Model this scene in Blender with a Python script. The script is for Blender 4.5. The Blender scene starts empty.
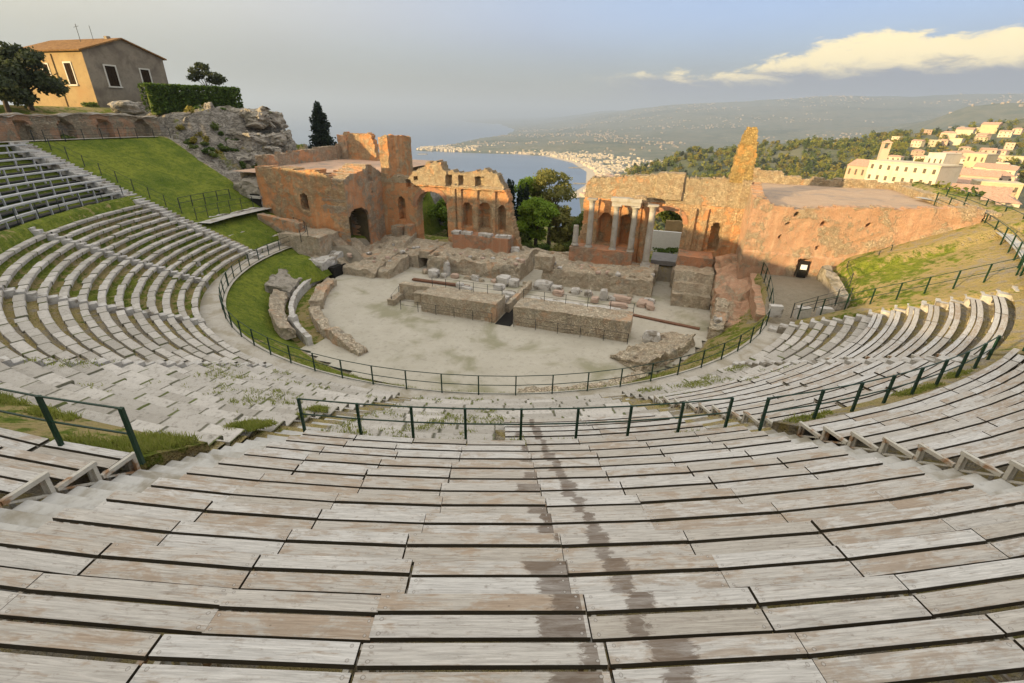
import bpy, bmesh, math, random
import numpy as np
from math import sin, cos, radians, hypot, atan2, degrees, pi, sqrt, exp
from mathutils import Vector, Matrix, noise

random.seed(7)
rng = np.random.default_rng(11)
scene = bpy.context.scene
COL = scene.collection

# ------------------------------------------------------------------ camera
FPX, PITCH, ROLL = 475.5, radians(25.35), radians(1.25)
_f = Vector((0, cos(PITCH), -sin(PITCH))); _u0 = Vector((0, sin(PITCH), cos(PITCH))); _r0 = Vector((1, 0, 0))
_r = cos(ROLL) * _r0 + sin(ROLL) * _u0; _u = -sin(ROLL) * _r0 + cos(ROLL) * _u0
cam_data = bpy.data.cameras.new("Camera")
cam_data.sensor_width = 36; cam_data.lens = FPX / 1024 * 36
cam_data.clip_start = 0.1; cam_data.clip_end = 120000
cam = bpy.data.objects.new("Camera", cam_data); COL.objects.link(cam)
M = Matrix.Identity(4)
for i in range(3):
    M[i][0] = _r[i]; M[i][1] = _u[i]; M[i][2] = -_f[i]
cam.matrix_world = M
scene.camera = cam

# ------------------------------------------------------------------ world, sun, exposure
SUN_EL = radians(11.5)
SUN_DIR = Vector((-0.865 * cos(SUN_EL), -0.50 * cos(SUN_EL), sin(SUN_EL))).normalized()
HAZE_DENSITY = 1.4e-4
SUN_STRENGTH, SKY_STRENGTH, EXPOSURE = 5.0, 0.15, 1.2
world = bpy.data.worlds.new("World"); scene.world = world; world.use_nodes = True
wnt = world.node_tree; wnt.nodes.clear()


class G:
    """small node-graph helper"""
    def __init__(s, nt): s.nt = nt
    def n(s, t, props=None, **ins):
        nd = s.nt.nodes.new('ShaderNode' + t)
        for k, v in (props or {}).items(): setattr(nd, k, v)
        for k, v in ins.items():
            key = k.replace('_', ' ')
            sock = nd.inputs[int(k[1:])] if k[0] == 'i' and k[1:].isdigit() else nd.inputs[key]
            if isinstance(v, bpy.types.NodeSocket): s.nt.links.new(v, sock)
            elif isinstance(v, (tuple, list)) and sock.type == 'RGBA' and len(v) == 3: sock.default_value = (*v, 1)
            else: sock.default_value = v
        return nd
    def math(s, op, a, b=0.0, c=0.0, clamp=False):
        return s.n('Math', {'operation': op, 'use_clamp': clamp}, i0=a, i1=b, i2=c).outputs[0]
    def vmath(s, op, a, b=(0, 0, 0)):
        nd = s.n('VectorMath', {'operation': op}, i0=a, i1=b)
        return nd.outputs[1] if op in ('DOT_PRODUCT', 'LENGTH') else nd.outputs[0]
    def ramp(s, fac, stops, interp='LINEAR'):
        nd = s.nt.nodes.new('ShaderNodeValToRGB'); cr = nd.color_ramp; cr.interpolation = interp
        while len(cr.elements) < len(stops): cr.elements.new(0.5)
        for e, (p, c) in zip(cr.elements, stops):
            e.position = p; e.color = (*c, 1) if len(c) == 3 else c
        s.nt.links.new(fac, nd.inputs[0]); return nd.outputs[0]
    def maprange(s, v, a, b, c=0.0, d=1.0, smooth=False):
        nd = s.n('MapRange', {'interpolation_type': 'SMOOTHSTEP' if smooth else 'LINEAR', 'clamp': True})
        for i, x in enumerate((v, a, b, c, d)):
            if isinstance(x, bpy.types.NodeSocket): s.nt.links.new(x, nd.inputs[i])
            else: nd.inputs[i].default_value = x
        return nd.outputs[0]
    def mix(s, fac, a, b, mode='MIX'):
        nd = s.nt.nodes.new('ShaderNodeMix'); nd.data_type = 'RGBA'; nd.blend_type = mode
        for i, x in ((0, fac), (6, a), (7, b)):
            if isinstance(x, bpy.types.NodeSocket): s.nt.links.new(x, nd.inputs[i])
            else: nd.inputs[i].default_value = (*x, 1) if isinstance(x, (tuple, list)) and len(x) == 3 else x
        return nd.outputs[2]
    def noise(s, vec, scale, detail=4, rough=0.55, dist=0.0, out=0):
        nd = s.n('TexNoise', None, Scale=scale, Detail=detail, Roughness=rough, Distortion=dist)
        if vec is not None: s.nt.links.new(vec, nd.inputs['Vector'])
        return nd.outputs[out]
    def voro(s, vec, scale, feature='F1', out='Distance', rand=1.0):
        nd = s.n('TexVoronoi', {'feature': feature}, Scale=scale, Randomness=rand)
        if vec is not None: s.nt.links.new(vec, nd.inputs['Vector'])
        return nd.outputs[out]


g = G(wnt)
sky = g.n('TexSky', {'sky_type': 'NISHITA', 'sun_disc': False, 'sun_elevation': SUN_EL,
                     'sun_rotation': atan2(SUN_DIR.x, SUN_DIR.y), 'altitude': 200, 'air_density': 1.0, 'dust_density': 2.0, 'ozone_density': 1.0})
tc = g.n('TexCoord').outputs['Generated']
sep = g.n('SeparateXYZ', None, i0=tc)
az = g.math('ARCTAN2', sep.outputs[0], sep.outputs[1])          # 0 ahead, + to the right
el = g.math('ARCSINE', sep.outputs[2])
# thin high veil of cloud that whitens the whole sky
veil_n = g.noise(g.vmath('MULTIPLY', tc, (1, 1, 3.0)), 1.6, 5, 0.55, 0.3)
veil_el = g.maprange(el, 0.0, 0.75, 0.94, 0.85)
veil = g.math('MULTIPLY', veil_el, g.maprange(veil_n, 0.2, 0.75, 0.8, 1.0), clamp=True)
VEIL_L = (2.5, 2.1, 1.4); VEIL_R = (1.1, 1.5, 2.45)
warm = g.maprange(az, -1.1, 0.5, 0.0, 1.0, True)
veil_c = g.mix(warm, VEIL_L, VEIL_R)
low = g.maprange(el, 0.03, 0.17, 0.0, 1.0, True)
veil_c = g.mix(low, (0.74, 0.74, 0.72), veil_c)
# sky above the view is made much brighter to fill the shaded seating
veil_c = g.mix(g.maprange(el, 0.22, 0.85, 0.0, 1.0, True), veil_c, (5.6, 5.4, 5.0))
base = g.mix(veil, sky.outputs[0], veil_c)
# cloud bank over the volcano on the right
ca = g.maprange(az, 0.30, 0.60, 0.0, 1.0, True)
cv = g.n('CombineXYZ', None, i0=g.math('MULTIPLY', az, 6.0), i1=g.math('MULTIPLY', el, 17.0), i2=0.0).outputs[0]
cn = g.noise(cv, 2.7, 10, 0.66, 0.5)
cn2 = g.noise(cv, 0.7, 3, 0.5)
cb = g.math('SUBTRACT', cn, 0.5); cb2 = g.math('SUBTRACT', cn2, 0.5)
top = g.math('ADD', g.math('MULTIPLY', ca, 0.048), 0.074)
top = g.math('ADD', top, g.math('ADD', g.math('MULTIPLY', cb, 0.072), g.math('MULTIPLY', cb2, 0.030)))
depth = g.math('SUBTRACT', top, el)                                    # how far below the cloud top
cm = g.maprange(depth, -0.004, 0.010, 0.0, 1.0, True)
cm = g.math('MULTIPLY', cm, g.maprange(az, 0.10, 0.30, 0.0, 1.0, True))
thick = g.math('ADD', 0.010, g.math('MULTIPLY', ca, 0.034))
lit = g.maprange(g.math('SUBTRACT', g.math('ADD', thick, g.math('MULTIPLY', cb, 0.13)), depth), -0.010, 0.014, 0.0, 1.0, True)
cc = g.mix(lit, (0.92, 0.96, 1.16), (4.6, 3.7, 1.9))
base = g.mix(g.math('MULTIPLY', cm, 0.93), base, cc)
bg = g.n('Background', None, Color=base, Strength=SKY_STRENGTH)
out = g.n('OutputWorld', None, Surface=bg.outputs[0])

sd_ = bpy.data.lights.new("Sun", 'SUN'); sd_.energy = SUN_STRENGTH; sd_.angle = radians(0.5); sd_.color = (1.0, 0.75, 0.40)
sun = bpy.data.objects.new("Sun", sd_); COL.objects.link(sun)
sun.rotation_euler = SUN_DIR.to_track_quat('Z', 'Y').to_euler(); sun.location = (-60, -40, 40)
vs = scene.view_settings
vs.view_transform = 'Standard'; vs.look = 'None'; vs.gamma = 1; vs.use_curve_mapping = False; vs.exposure = EXPOSURE
scene.cycles.max_bounces = 6; scene.cycles.diffuse_bounces = 3; scene.cycles.glossy_bounces = 2
scene.cycles.transparent_max_bounces = 4; scene.cycles.volume_bounces = 0
scene.cycles.use_denoising = True

# ------------------------------------------------------------------ frames of reference
CX, CY = -1.1, 39.45                       # centre of the orchestra
AX = radians(-18.3)                         # the stage is turned by this much
ES = Vector((cos(AX), sin(AX), 0)); ED = Vector((-sin(AX), cos(AX), 0)); UP = Vector((0, 0, 1))
C0 = Vector((CX, CY, 0))
def st(s, d, z): return C0 + ES * s + ED * d + UP * z           # stage frame -> world
def to_st(x, y): w = Vector((x - CX, y - CY, 0)); return w.dot(ES), w.dot(ED)
def pc(R, a, z=0.0): a = radians(a); return Vector((CX + R * sin(a), CY - R * cos(a), z))
def pol(x, y): return hypot(x - CX, y - CY), degrees(atan2(x - CX, CY - y))
def zc(R): return -11.6 + 0.478 * (R - 20.73)                    # slope of the seating
def ss(a, b, x):
    t = min(1.0, max(0.0, (x - a) / (b - a))); return t * t * (3 - 2 * t)
def lerp(a, b, t): return a + (b - a) * t
def nz(x, y, z=0.0, s=1.0): return noise.noise(Vector((x * s, y * s, z * s)))
def fbm(x, y, z=0.0, s=1.0, o=4): return noise.fractal(Vector((x * s, y * s, z * s)), 1.0, 2.0, o)
ORD = ['zeroth', 'first', 'second', 'third', 'fourth', 'fifth', 'sixth', 'seventh', 'eighth', 'ninth', 'tenth', 'eleventh', 'twelfth',
       'thirteenth', 'fourteenth', 'fifteenth', 'sixteenth', 'seventeenth', 'eighteenth', 'nineteenth', 'twentieth']

# ------------------------------------------------------------------ mesh helpers
class MB:
    def __init__(s): s.v = []; s.f = []
    def add(s, vs, fs):
        o = len(s.v); s.v += [tuple(v) for v in vs]; s.f += [tuple(i + o for i in f) for f in fs]; return s
    def box(s, c, ex, ey, ez, sx, sy, sz, jit=0.0):
        """box on base centre c with half widths sx, sy and height sz along the axes"""
        c = Vector(c); vs = []
        for k in (0, 1):
            for (i, j) in ((-1, -1), (1, -1), (1, 1), (-1, 1)):
                p = c + ex * (sx * i) + ey * (sy * j) + ez * (sz * k)
                if jit: p = p + Vector((random.uniform(-jit, jit), random.uniform(-jit, jit), random.uniform(-jit, jit)))
                vs.append(p)
        return s.add(vs, [(3, 2, 1, 0), (4, 5, 6, 7), (0, 1, 5, 4), (1, 2, 6, 5), (2, 3, 7, 6), (3, 0, 4, 7)])
    def abox(s, x0, y0, z0, x1, y1, z1):
        return s.box(((x0 + x1) / 2, (y0 + y1) / 2, z0), Vector((1, 0, 0)), Vector((0, 1, 0)), UP, (x1 - x0) / 2, (y1 - y0) / 2, z1 - z0)
    def tube(s, pts, r, n=6, cap=True):
        pts = [Vector(p) for p in pts]; rings = []
        if not isinstance(r, (list, tuple)): r = [r] * len(pts)
        for i, p in enumerate(pts):
            t = (pts[min(i + 1, len(pts) - 1)] - pts[max(i - 1, 0)])
            if t.length < 1e-6: t = UP.copy()
            t.normalize(); a = t.cross(UP if abs(t.z) < 0.9 else Vector((1, 0, 0))).normalized(); b = t.cross(a)
            rings.append([p + a * (r[i] * cos(2 * pi * k / n)) + b * (r[i] * sin(2 * pi * k / n)) for k in range(n)])
        vs = [v for rg in rings for v in rg]; fs = []
        for i in range(len(pts) - 1):
            for k in range(n):
                fs.append((i * n + k, i * n + (k + 1) % n, (i + 1) * n + (k + 1) % n, (i + 1) * n + k))
        if cap:
            fs.append(tuple(range(n - 1, -1, -1))); fs.append(tuple((len(pts) - 1) * n + k for k in range(n)))
        return s.add(vs, fs)
    def lathe(s, c, prof, n=14):
        c = Vector(c)
        vs = [c + Vector((r * cos(2 * pi * k / n), r * sin(2 * pi * k / n), z)) for r, z in prof for k in range(n)]; fs = []
        for i in range(len(prof) - 1):
            for k in range(n):
                fs.append((i * n + k, i * n + (k + 1) % n, (i + 1) * n + (k + 1) % n, (i + 1) * n + k))
        fs.append(tuple(range(n - 1, -1, -1))); fs.append(tuple((len(prof) - 1) * n + k for k in range(n)))
        return s.add(vs, fs)
    def quad(s, a, b, c, d): return s.add([a, b, c, d], [(0, 1, 2, 3)])
    def mesh(s, name, m, origin=None, smooth=False):
        me = bpy.data.meshes.new(name); o = Vector(origin) if origin is not None else Vector((0, 0, 0))
        me.from_pydata([(v[0] - o.x, v[1] - o.y, v[2] - o.z) for v in s.v], [], s.f)
        me.materials.append(m)
        if smooth: me.polygons.foreach_set('use_smooth', [True] * len(me.polygons))
        me.update(); return me
    def base(s):
        v = np.array(s.v); return Vector(((v[:, 0].min() + v[:, 0].max()) / 2, (v[:, 1].min() + v[:, 1].max()) / 2, v[:, 2].min()))
    def build(s, name, m, parent=None, smooth=False, origin=None):
        """one linked mesh object; with a parent the mesh is put in the parent's frame"""
        if parent is not None:
            o = bpy.data.objects.new(name, None) if False else None
            me = s.mesh(name, m, (0, 0, 0), smooth); ob = bpy.data.objects.new(name, me); COL.objects.link(ob)
            ob.parent = parent
            P = parent; mw = Matrix.Identity(4)
            while P is not None: mw = P.matrix_basis @ mw; P = P.parent
            me.transform(mw.inverted()); return ob
        og = Vector(origin) if origin is not None else s.base()
        ob = bpy.data.objects.new(name, s.mesh(name, m, og, smooth)); ob.location = og; COL.objects.link(ob); return ob

def tag(o, label=None, cat=None, group=None, kind=None):
    if label: o['label'] = label
    if cat: o['category'] = cat
    if group: o['group'] = group
    if kind: o['kind'] = kind
    return o
def thing(name, loc, label, cat, group=None, rz=0.0):
    o = bpy.data.objects.new(name, None); COL.objects.link(o); o.location = loc; o.rotation_euler = (0, 0, rz)
    o.empty_display_size = 0.2
    return tag(o, label, cat, group)
def inst(name, me, parent=None, loc=(0, 0, 0), rz=0.0, sc=1.0):
    o = bpy.data.objects.new(name, me); COL.objects.link(o); o.location = loc; o.rotation_euler = (0, 0, rz)
    o.scale = (sc, sc, sc) if not isinstance(sc, tuple) else sc
    if parent is not None: o.parent = parent
    return o
def copy_thing(o, loc=None, rz=None, sc=None, label=None):
    c = o.copy(); COL.objects.link(c)
    if loc is not None: c.location = loc
    if rz is not None: c.rotation_euler = (0, 0, rz)
    if sc is not None: c.scale = (sc, sc, sc) if not isinstance(sc, tuple) else sc
    if label: c['label'] = label
    for ch in list(o.children):
        d = ch.copy(); COL.objects.link(d); d.parent = c
        for g2 in list(ch.children):
            e = g2.copy(); COL.objects.link(e); e.parent = d
    return c
def struct(o): o['kind'] = 'structure'; return o

# ------------------------------------------------------------------ materials
def mat(name, rough=0.9, spec=0.25):
    m = bpy.data.materials.new(name); m.use_nodes = True; nt = m.node_tree; nt.nodes.clear(); q = G(nt)
    b = q.n('BsdfPrincipled', None, Roughness=rough); b.inputs['Specular IOR Level'].default_value = spec
    q.n('OutputMaterial', None, Surface=b.outputs[0]); q.b = b
    q.pos = q.n('NewGeometry').outputs['Position']; q.obj = q.n('TexCoord').outputs['Object']
    q.rnd = q.n('ObjectInfo').outputs['Random']
    def col(c):
        if isinstance(c, (tuple, list)): b.inputs['Base Color'].default_value = (*c, 1)
        else: nt.links.new(c, b.inputs['Base Color'])
    def bump(h, st_=0.5, dist=0.05):
        bp = q.n('Bump', None, Strength=st_, Distance=dist, Height=h); nt.links.new(bp.outputs[0], b.inputs['Normal'])
    q.col = col; q.bump = bump
    return m, q

def rubble(name, brick=(0.43, 0.17, 0.075), stone=(0.40, 0.31, 0.20), grey=(0.24, 0.22, 0.19), brick_amt=0.5, sc=1.0, courses=True, seed=0.0, grey_amt=0.5):
    """ruined masonry: patches of brick facing among rubble core, weathered grey crust, put-log holes and stones"""
    m, q = mat(name, 0.95, 0.1)
    p = q.vmath('ADD', q.pos, (seed, seed * 0.7, seed * 0.3))
    big = q.noise(p, 0.32 * sc, 5, 0.6, 0.4)
    mid = q.noise(p, 1.6 * sc, 5, 0.62)
    fine = q.noise(p, 9 * sc, 4, 0.6)
    bm = q.maprange(q.math('ADD', big, q.math('MULTIPLY', q.math('SUBTRACT', mid, 0.5), 0.55)), 0.58 - 0.22 * brick_amt, 0.68 - 0.22 * brick_amt, 0, 1, True)
    pd = q.vmath('ADD', p, q.vmath('MULTIPLY', q.vmath('SUBTRACT', q.noise(p, 3.0 * sc, 3, 0.6, 0, 1), (0.5, 0.5, 0.5)), (0.35, 0.35, 0.35)))
    vor = q.voro(q.vmath('MULTIPLY', pd, (1, 1, 1.5)), 5.2 * sc, 'F1', 'Color')
    vd = q.voro(q.vmath('MULTIPLY', pd, (1, 1, 1.5)), 5.2 * sc, 'DISTANCE_TO_EDGE', 'Distance')
    vv = q.n('SeparateColor', None, i0=vor).outputs[0]
    stc = q.mix(vv, tuple(c * 0.80 for c in stone), tuple(min(1, c * 1.18) for c in stone))
    stc = q.mix(q.maprange(vd, 0.0, 0.06, 0.30, 0.0), stc, tuple(c * 0.45 for c in stone))
    stc = q.mix(q.maprange(mid, 0.40, 0.72, 0, 0.5), stc, tuple(c * 0.8 for c in brick))
    bz = q.n('SeparateXYZ', None, i0=p).outputs[2]
    wav = q.math('FRACT', q.math('MULTIPLY', bz, 7.5 * sc))
    crs = q.maprange(wav, 0.0, 0.3, 0.75 if courses else 0.0, 0.0)
    brc = q.mix(fine, tuple(c * 0.62 for c in brick), tuple(min(1, c * 1.4) for c in brick))
    brc = q.mix(q.maprange(mid, 0.5, 0.75, 0, 0.6), brc, tuple(c * 0.85 for c in stone))
    brc = q.mix(q.math('MULTIPLY', crs, 0.6), brc, tuple(c * 0.6 for c in stone))
    c = q.mix(bm, stc, brc)
    strk = q.noise(q.vmath('MULTIPLY', p, (1.3, 1.3, 0.16)), 1.3 * sc, 4, 0.6, 0.3)
    c = q.mix(q.maprange(strk, 0.52, 0.70, 0, 0.42, True), c, tuple(min(1, x * 1.25) for x in stone))
    c = q.mix(q.maprange(strk, 0.42, 0.30, 0, 0.35, True), c, tuple(x * 0.7 for x in grey))
    gm = q.maprange(q.noise(p, 0.75 * sc, 6, 0.7, 0.8), 0.62 - 0.16 * grey_amt, 0.74 - 0.1 * grey_amt, 0, 0.8, True)
    c = q.mix(gm, c, q.mix(fine, tuple(x * 0.6 for x in grey), tuple(x * 1.4 for x in grey)))
    c = q.mix(q.maprange(fine, 0.62, 0.75, 0, 0.35), c, (0.05, 0.045, 0.035))
    q.col(c)
    h = q.math('ADD', q.math('MULTIPLY', q.maprange(vd, 0, 0.15), q.math('SUBTRACT', 1.0, q.math('MULTIPLY', bm, 0.75))), q.math('MULTIPLY', fine, 0.8))
    h = q.math('ADD', h, q.math('MULTIPLY', crs, -0.3))
    q.bump(h, 0.9, 0.10)
    return m

M_ORANGE = rubble('brick_rubble_orange', (0.60, 0.265, 0.105), (0.52, 0.375, 0.22), (0.31, 0.26, 0.19), 0.66, 1.0, True, 3.1, 0.3)
M_SHADE = rubble('brick_rubble_worn_shade', (0.55, 0.27, 0.13), (0.46, 0.37, 0.26), (0.29, 0.26, 0.21), 0.45, 1.0, True, 13.7, 0.65)  # worn, greyer copy of the orange brick with wall shade in its colour
M_SCAENA = rubble('brick_scaena', (0.60, 0.275, 0.115), (0.53, 0.385, 0.23), (0.33, 0.28, 0.21), 0.64, 1.0, True, 23.3, 0.3)
M_SCTOP = rubble('rubble_core', (0.48, 0.26, 0.13), (0.50, 0.40, 0.26), (0.34, 0.29, 0.21), 0.12, 1.3, False, 41.0, 0.3)
M_GOLD = rubble('rubble_gold', (0.50, 0.27, 0.09), (0.48, 0.34, 0.14), (0.28, 0.22, 0.13), 0.3, 1.4, False, 47.0, 0.2)
M_PODIUM = rubble('podium_stone', (0.48, 0.30, 0.18), (0.54, 0.455, 0.33), (0.33, 0.30, 0.24), 0.05, 1.1, False, 5.5, 0.45)
M_BRICK = rubble('brick_plinth', (0.50, 0.24, 0.13), (0.44, 0.32, 0.22), (0.29, 0.24, 0.19), 0.95, 1.3, True, 8.5, 0.25)
M_VERR = rubble('brick_right_wing', (0.53, 0.31, 0.195), (0.54, 0.42, 0.285), (0.44, 0.36, 0.265), 0.76, 1.6, True, 61.0, 0.1)
M_ARCADE = rubble('arcade_masonry', (0.34, 0.19, 0.11), (0.31, 0.26, 0.18), (0.25, 0.23, 0.19), 0.35, 1.0, True, 71.0, 0.6)
M_NICHE = rubble('niche_brick', (0.40, 0.20, 0.08), (0.40, 0.28, 0.13), (0.25, 0.2, 0.13), 0.8, 1.0, True, 33.0, 0.1)

def m_wood():
    m, q = mat('weathered_wood', 0.8, 0.25)
    off = q.n('CombineXYZ', None, i0=q.math('MULTIPLY', q.rnd, 37.0), i1=q.math('MULTIPLY', q.rnd, 91.0), i2=q.math('MULTIPLY', q.rnd, 13.0)).outputs[0]
    p = q.vmath('ADD', q.obj, off)
    grain = q.noise(q.vmath('MULTIPLY', p, (2.6, 60, 8)), 1.0, 7, 0.72, 0.6)
    streak = q.noise(q.vmath('MULTIPLY', p, (1.8, 13, 2)), 1.0, 6, 0.7, 0.8)
    blot = q.noise(q.vmath('MULTIPLY', p, (2.0, 4.5, 1)), 1.0, 6, 0.72, 0.5)
    lite = q.mix(q.rnd, (0.49, 0.44, 0.37), (0.62, 0.59, 0.54))
    c = q.mix(q.maprange(grain, 0.38, 0.66), q.mix(0.60, (0.02, 0.01, 0.0), lite), lite)
    c = q.mix(q.maprange(streak, 0.54, 0.70, 0, 0.6, True), c, (0.20, 0.165, 0.13))
    spk = q.noise(q.vmath('MULTIPLY', p, (9, 16, 4)), 1.0, 5, 0.7)
    c = q.mix(q.maprange(spk, 0.58, 0.70, 0, 0.55), c, (0.17, 0.13, 0.095))
    tan_ = q.mix(q.rnd, (0.37, 0.255, 0.16), (0.35, 0.275, 0.20))
    bamt = q.math('ADD', blot, q.math('MULTIPLY', q.math('SUBTRACT', streak, 0.5), 0.7))
    rv = q.math('FRACT', q.math('MULTIPLY', q.rnd, 7.31))
    th = q.maprange(rv, 0, 1, 0.60, 0.38)
    c = q.mix(q.math('MULTIPLY', q.maprange(q.math('SUBTRACT', bamt, th), 0.0, 0.18, 0, 1, True), 0.66), c, q.mix(q.maprange(grain, 0.3, 0.7), q.mix(0.7, (0, 0, 0), tan_), tan_))
    q_sp = q.voro(q.vmath('MULTIPLY', p, (1, 1.8, 1)), 3.2, 'F1', 'Distance')
    c = q.mix(q.maprange(q_sp, 0.05, 0.02, 0, 0.55), c, (0.10, 0.07, 0.045))
    # dark runs of old water stain on the planks beside the middle joint
    rel = q.vmath('SUBTRACT', q.pos, (CX, CY, 0))
    s3 = q.n('SeparateXYZ', None, i0=rel)
    ang = q.math('ARCTAN2', s3.outputs[0], q.math('MULTIPLY', s3.outputs[1], -1.0))
    wob = q.math('MULTIPLY', q.math('SUBTRACT', q.noise(q.vmath('MULTIPLY', p, (3.0, 9, 3)), 1.3, 7, 0.75, 1.2), 0.5), 0.011)
    a2 = q.math('ADD', ang, wob)
    R2 = q.math('SQRT', q.math('ADD', q.math('POWER', s3.outputs[0], 2.0), q.math('POWER', s3.outputs[1], 2.0)))
    def prnd(k): return q.math('FRACT', q.math('MULTIPLY', q.rnd, k))
    mid = q.math('ADD', 0.0602, q.math('MULTIPLY', prnd(17.3), 0.0036))
    hw = q.math('ADD', 0.0014, q.math('MULTIPLY', prnd(29.7), 0.0032))
    st1 = q.maprange(q.math('SUBTRACT', hw, q.math('ABSOLUTE', q.math('SUBTRACT', a2, mid))), -0.0006, 0.0006, 0, 1, True)
    wl = q.math('SUBTRACT', q.math('MULTIPLY', prnd(53.1), 0.026), 0.0135)
    st2 = q.maprange(q.math('SUBTRACT', a2, q.math('SUBTRACT', 0.0482, wl)), -0.0006, 0.0008, 0, 1, True)
    st2 = q.math('MULTIPLY', st2, q.math('LESS_THAN', ang, 0.0483))
    st_ = q.math('MULTIPLY', q.math('MAXIMUM', st1, st2), q.maprange(streak, 0.25, 0.6, 0.4, 0.85))
    st_ = q.math('MULTIPLY', st_, q.maprange(R2, 39.0, 38.6, 0, 1))
    c = q.mix(st_, c, (0.115, 0.080, 0.055))
    gx = q.n('SeparateXYZ', None, i0=q.n('TexCoord').outputs['Generated'])
    ex = q.math('SUBTRACT', q.math('ABSOLUTE', q.math('SUBTRACT', gx.outputs[0], 0.5)), 0.462)
    ey = q.math('SUBTRACT', q.math('ABSOLUTE', q.math('SUBTRACT', gx.outputs[1], 0.5)), 0.30)
    nd = q.math('SQRT', q.math('ADD', q.math('POWER', q.math('MULTIPLY', ex, 1.6), 2.0), q.math('POWER', q.math('MULTIPLY', ey, 0.2), 2.0)))
    c = q.mix(q.maprange(nd, 0.012, 0.009, 0, 0.8), c, (0.40, 0.37, 0.33))
    c = q.mix(q.maprange(q.math('ABSOLUTE', q.math('SUBTRACT', nd, 0.014)), 0.004, 0.001, 0, 0.6), c, (0.10, 0.08, 0.06))
    # plank side faces painted near black so the gaps look shaded
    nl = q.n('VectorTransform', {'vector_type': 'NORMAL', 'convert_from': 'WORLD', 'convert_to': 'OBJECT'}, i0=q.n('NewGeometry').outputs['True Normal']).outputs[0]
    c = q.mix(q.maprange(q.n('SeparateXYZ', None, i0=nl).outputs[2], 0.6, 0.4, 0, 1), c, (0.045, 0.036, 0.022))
    q.col(c); q.bump(q.math('ADD', grain, q.math('MULTIPLY', streak, 0.5)), 0.5, 0.01)
    return m
M_WOOD = m_wood()

def m_simple(name, a, b, sc=3.0, rough=0.9, bump=0.4, bd=0.03, obj=False, dirt=None, dsc=0.6, dlo=0.5, dhi=0.65, spec=0.2):
    m, q = mat(name, rough, spec); p = q.obj if obj else q.pos
    n1 = q.noise(p, sc, 6, 0.65); n2 = q.noise(p, sc * 6, 3, 0.6)
    c = q.mix(q.maprange(n1, 0.3, 0.7), a, b)
    c = q.mix(q.maprange(n2, 0.55, 0.75, 0, 0.4), c, tuple(x * 0.45 for x in a))
    if dirt: c = q.mix(q.maprange(q.noise(p, dsc, 5, 0.6, 0.4), dlo, dhi, 0, 1, True), c, dirt)
    q.col(c)
    if bump: q.bump(q.math('ADD', n1, n2), bump, bd)
    return m
M_CONC = m_simple('worn_concrete', (0.37, 0.35, 0.31), (0.49, 0.47, 0.43), 1.2, 0.9, 0.4, 0.02, dirt=(0.25, 0.22, 0.165), dsc=1.1, dlo=0.46, dhi=0.68)
M_FRAME = m_simple('painted_frame', (0.42, 0.38, 0.31), (0.5, 0.47, 0.4), 6, 0.7, 0.1, 0.01, dirt=(0.28, 0.16, 0.08), dsc=3)
M_GREEN = m_simple('green_rail_paint', (0.003, 0.022, 0.010), (0.007, 0.038, 0.017), 5, 0.45, 0.0, spec=0.4)
M_IRON = m_simple('dark_iron', (0.025, 0.030, 0.028), (0.05, 0.055, 0.05), 5, 0.6, 0.0)
M_RUST = m_simple('rusty_steel', (0.12, 0.06, 0.035), (0.20, 0.10, 0.06), 5, 0.8, 0.2, 0.01)
M_MARBLE = m_simple('marble_shaft', (0.30, 0.275, 0.235), (0.42, 0.39, 0.34), 1.6, 0.7, 0.35, 0.02, dirt=(0.27, 0.23, 0.17), dsc=1.2, dlo=0.5, dhi=0.7)
M_BLOCK = m_simple('grey_block', (0.36, 0.33, 0.29), (0.54, 0.51, 0.46), 2.2, 0.9, 0.6, 0.05, dirt=(0.2, 0.17, 0.13), dsc=1.5)
M_BLOCKP = m_simple('pinkish_block', (0.36, 0.25, 0.19), (0.48, 0.36, 0.28), 2.2, 0.9, 0.6, 0.05)
M_ROCK = m_simple('limestone_rock', (0.22, 0.19, 0.145), (0.40, 0.355, 0.29), 0.9, 0.95, 1.0, 0.15, dirt=(0.16, 0.14, 0.10), dsc=0.8, dlo=0.5, dhi=0.62)
M_FLOOR = m_simple('packed_earth', (0.36, 0.325, 0.255), (0.43, 0.39, 0.315), 0.55, 0.95, 0.3, 0.03, dirt=(0.25, 0.23, 0.15), dsc=0.22, dlo=0.52, dhi=0.66)
M_PATH = m_simple('gravel_path', (0.36, 0.32, 0.26), (0.44, 0.40, 0.335), 1.5, 0.95, 0.4, 0.02, dirt=(0.30, 0.26, 0.19), dsc=0.7)
M_TERR = m_simple('terrace_gravel', (0.42, 0.27, 0.18), (0.50, 0.34, 0.23), 1.2, 0.95, 0.2, 0.02, dirt=(0.30, 0.23, 0.17), dsc=0.6)
M_TERR2 = m_simple('terrace_earth', (0.36, 0.25, 0.165), (0.43, 0.31, 0.21), 1.2, 0.95, 0.2, 0.02, dirt=(0.30, 0.23, 0.17), dsc=0.6)
M_WHITE = m_simple('bleacher_board', (0.34, 0.335, 0.31), (0.46, 0.45, 0.43), 4, 0.8, 0.2, 0.01)
M_LINING = m_simple('vault_shade_plaster', (0.085, 0.065, 0.032), (0.16, 0.12, 0.06), 1.2, 0.95, 0.4, 0.03)  # dark colour stands in for the shade under the arch vault
M_GAPSHADE = m_simple('gap_shade_board', (0.06, 0.055, 0.045), (0.10, 0.09, 0.075), 4, 0.9, 0.1, 0.01)  # dark tone paints the shaded gaps between bleacher rows
M_DARK = m_simple('hollow_shade', (0.012, 0.010, 0.008), (0.02, 0.018, 0.014), 2, 0.9, 0)  # near-black colour for openings, with their shade painted in
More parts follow.
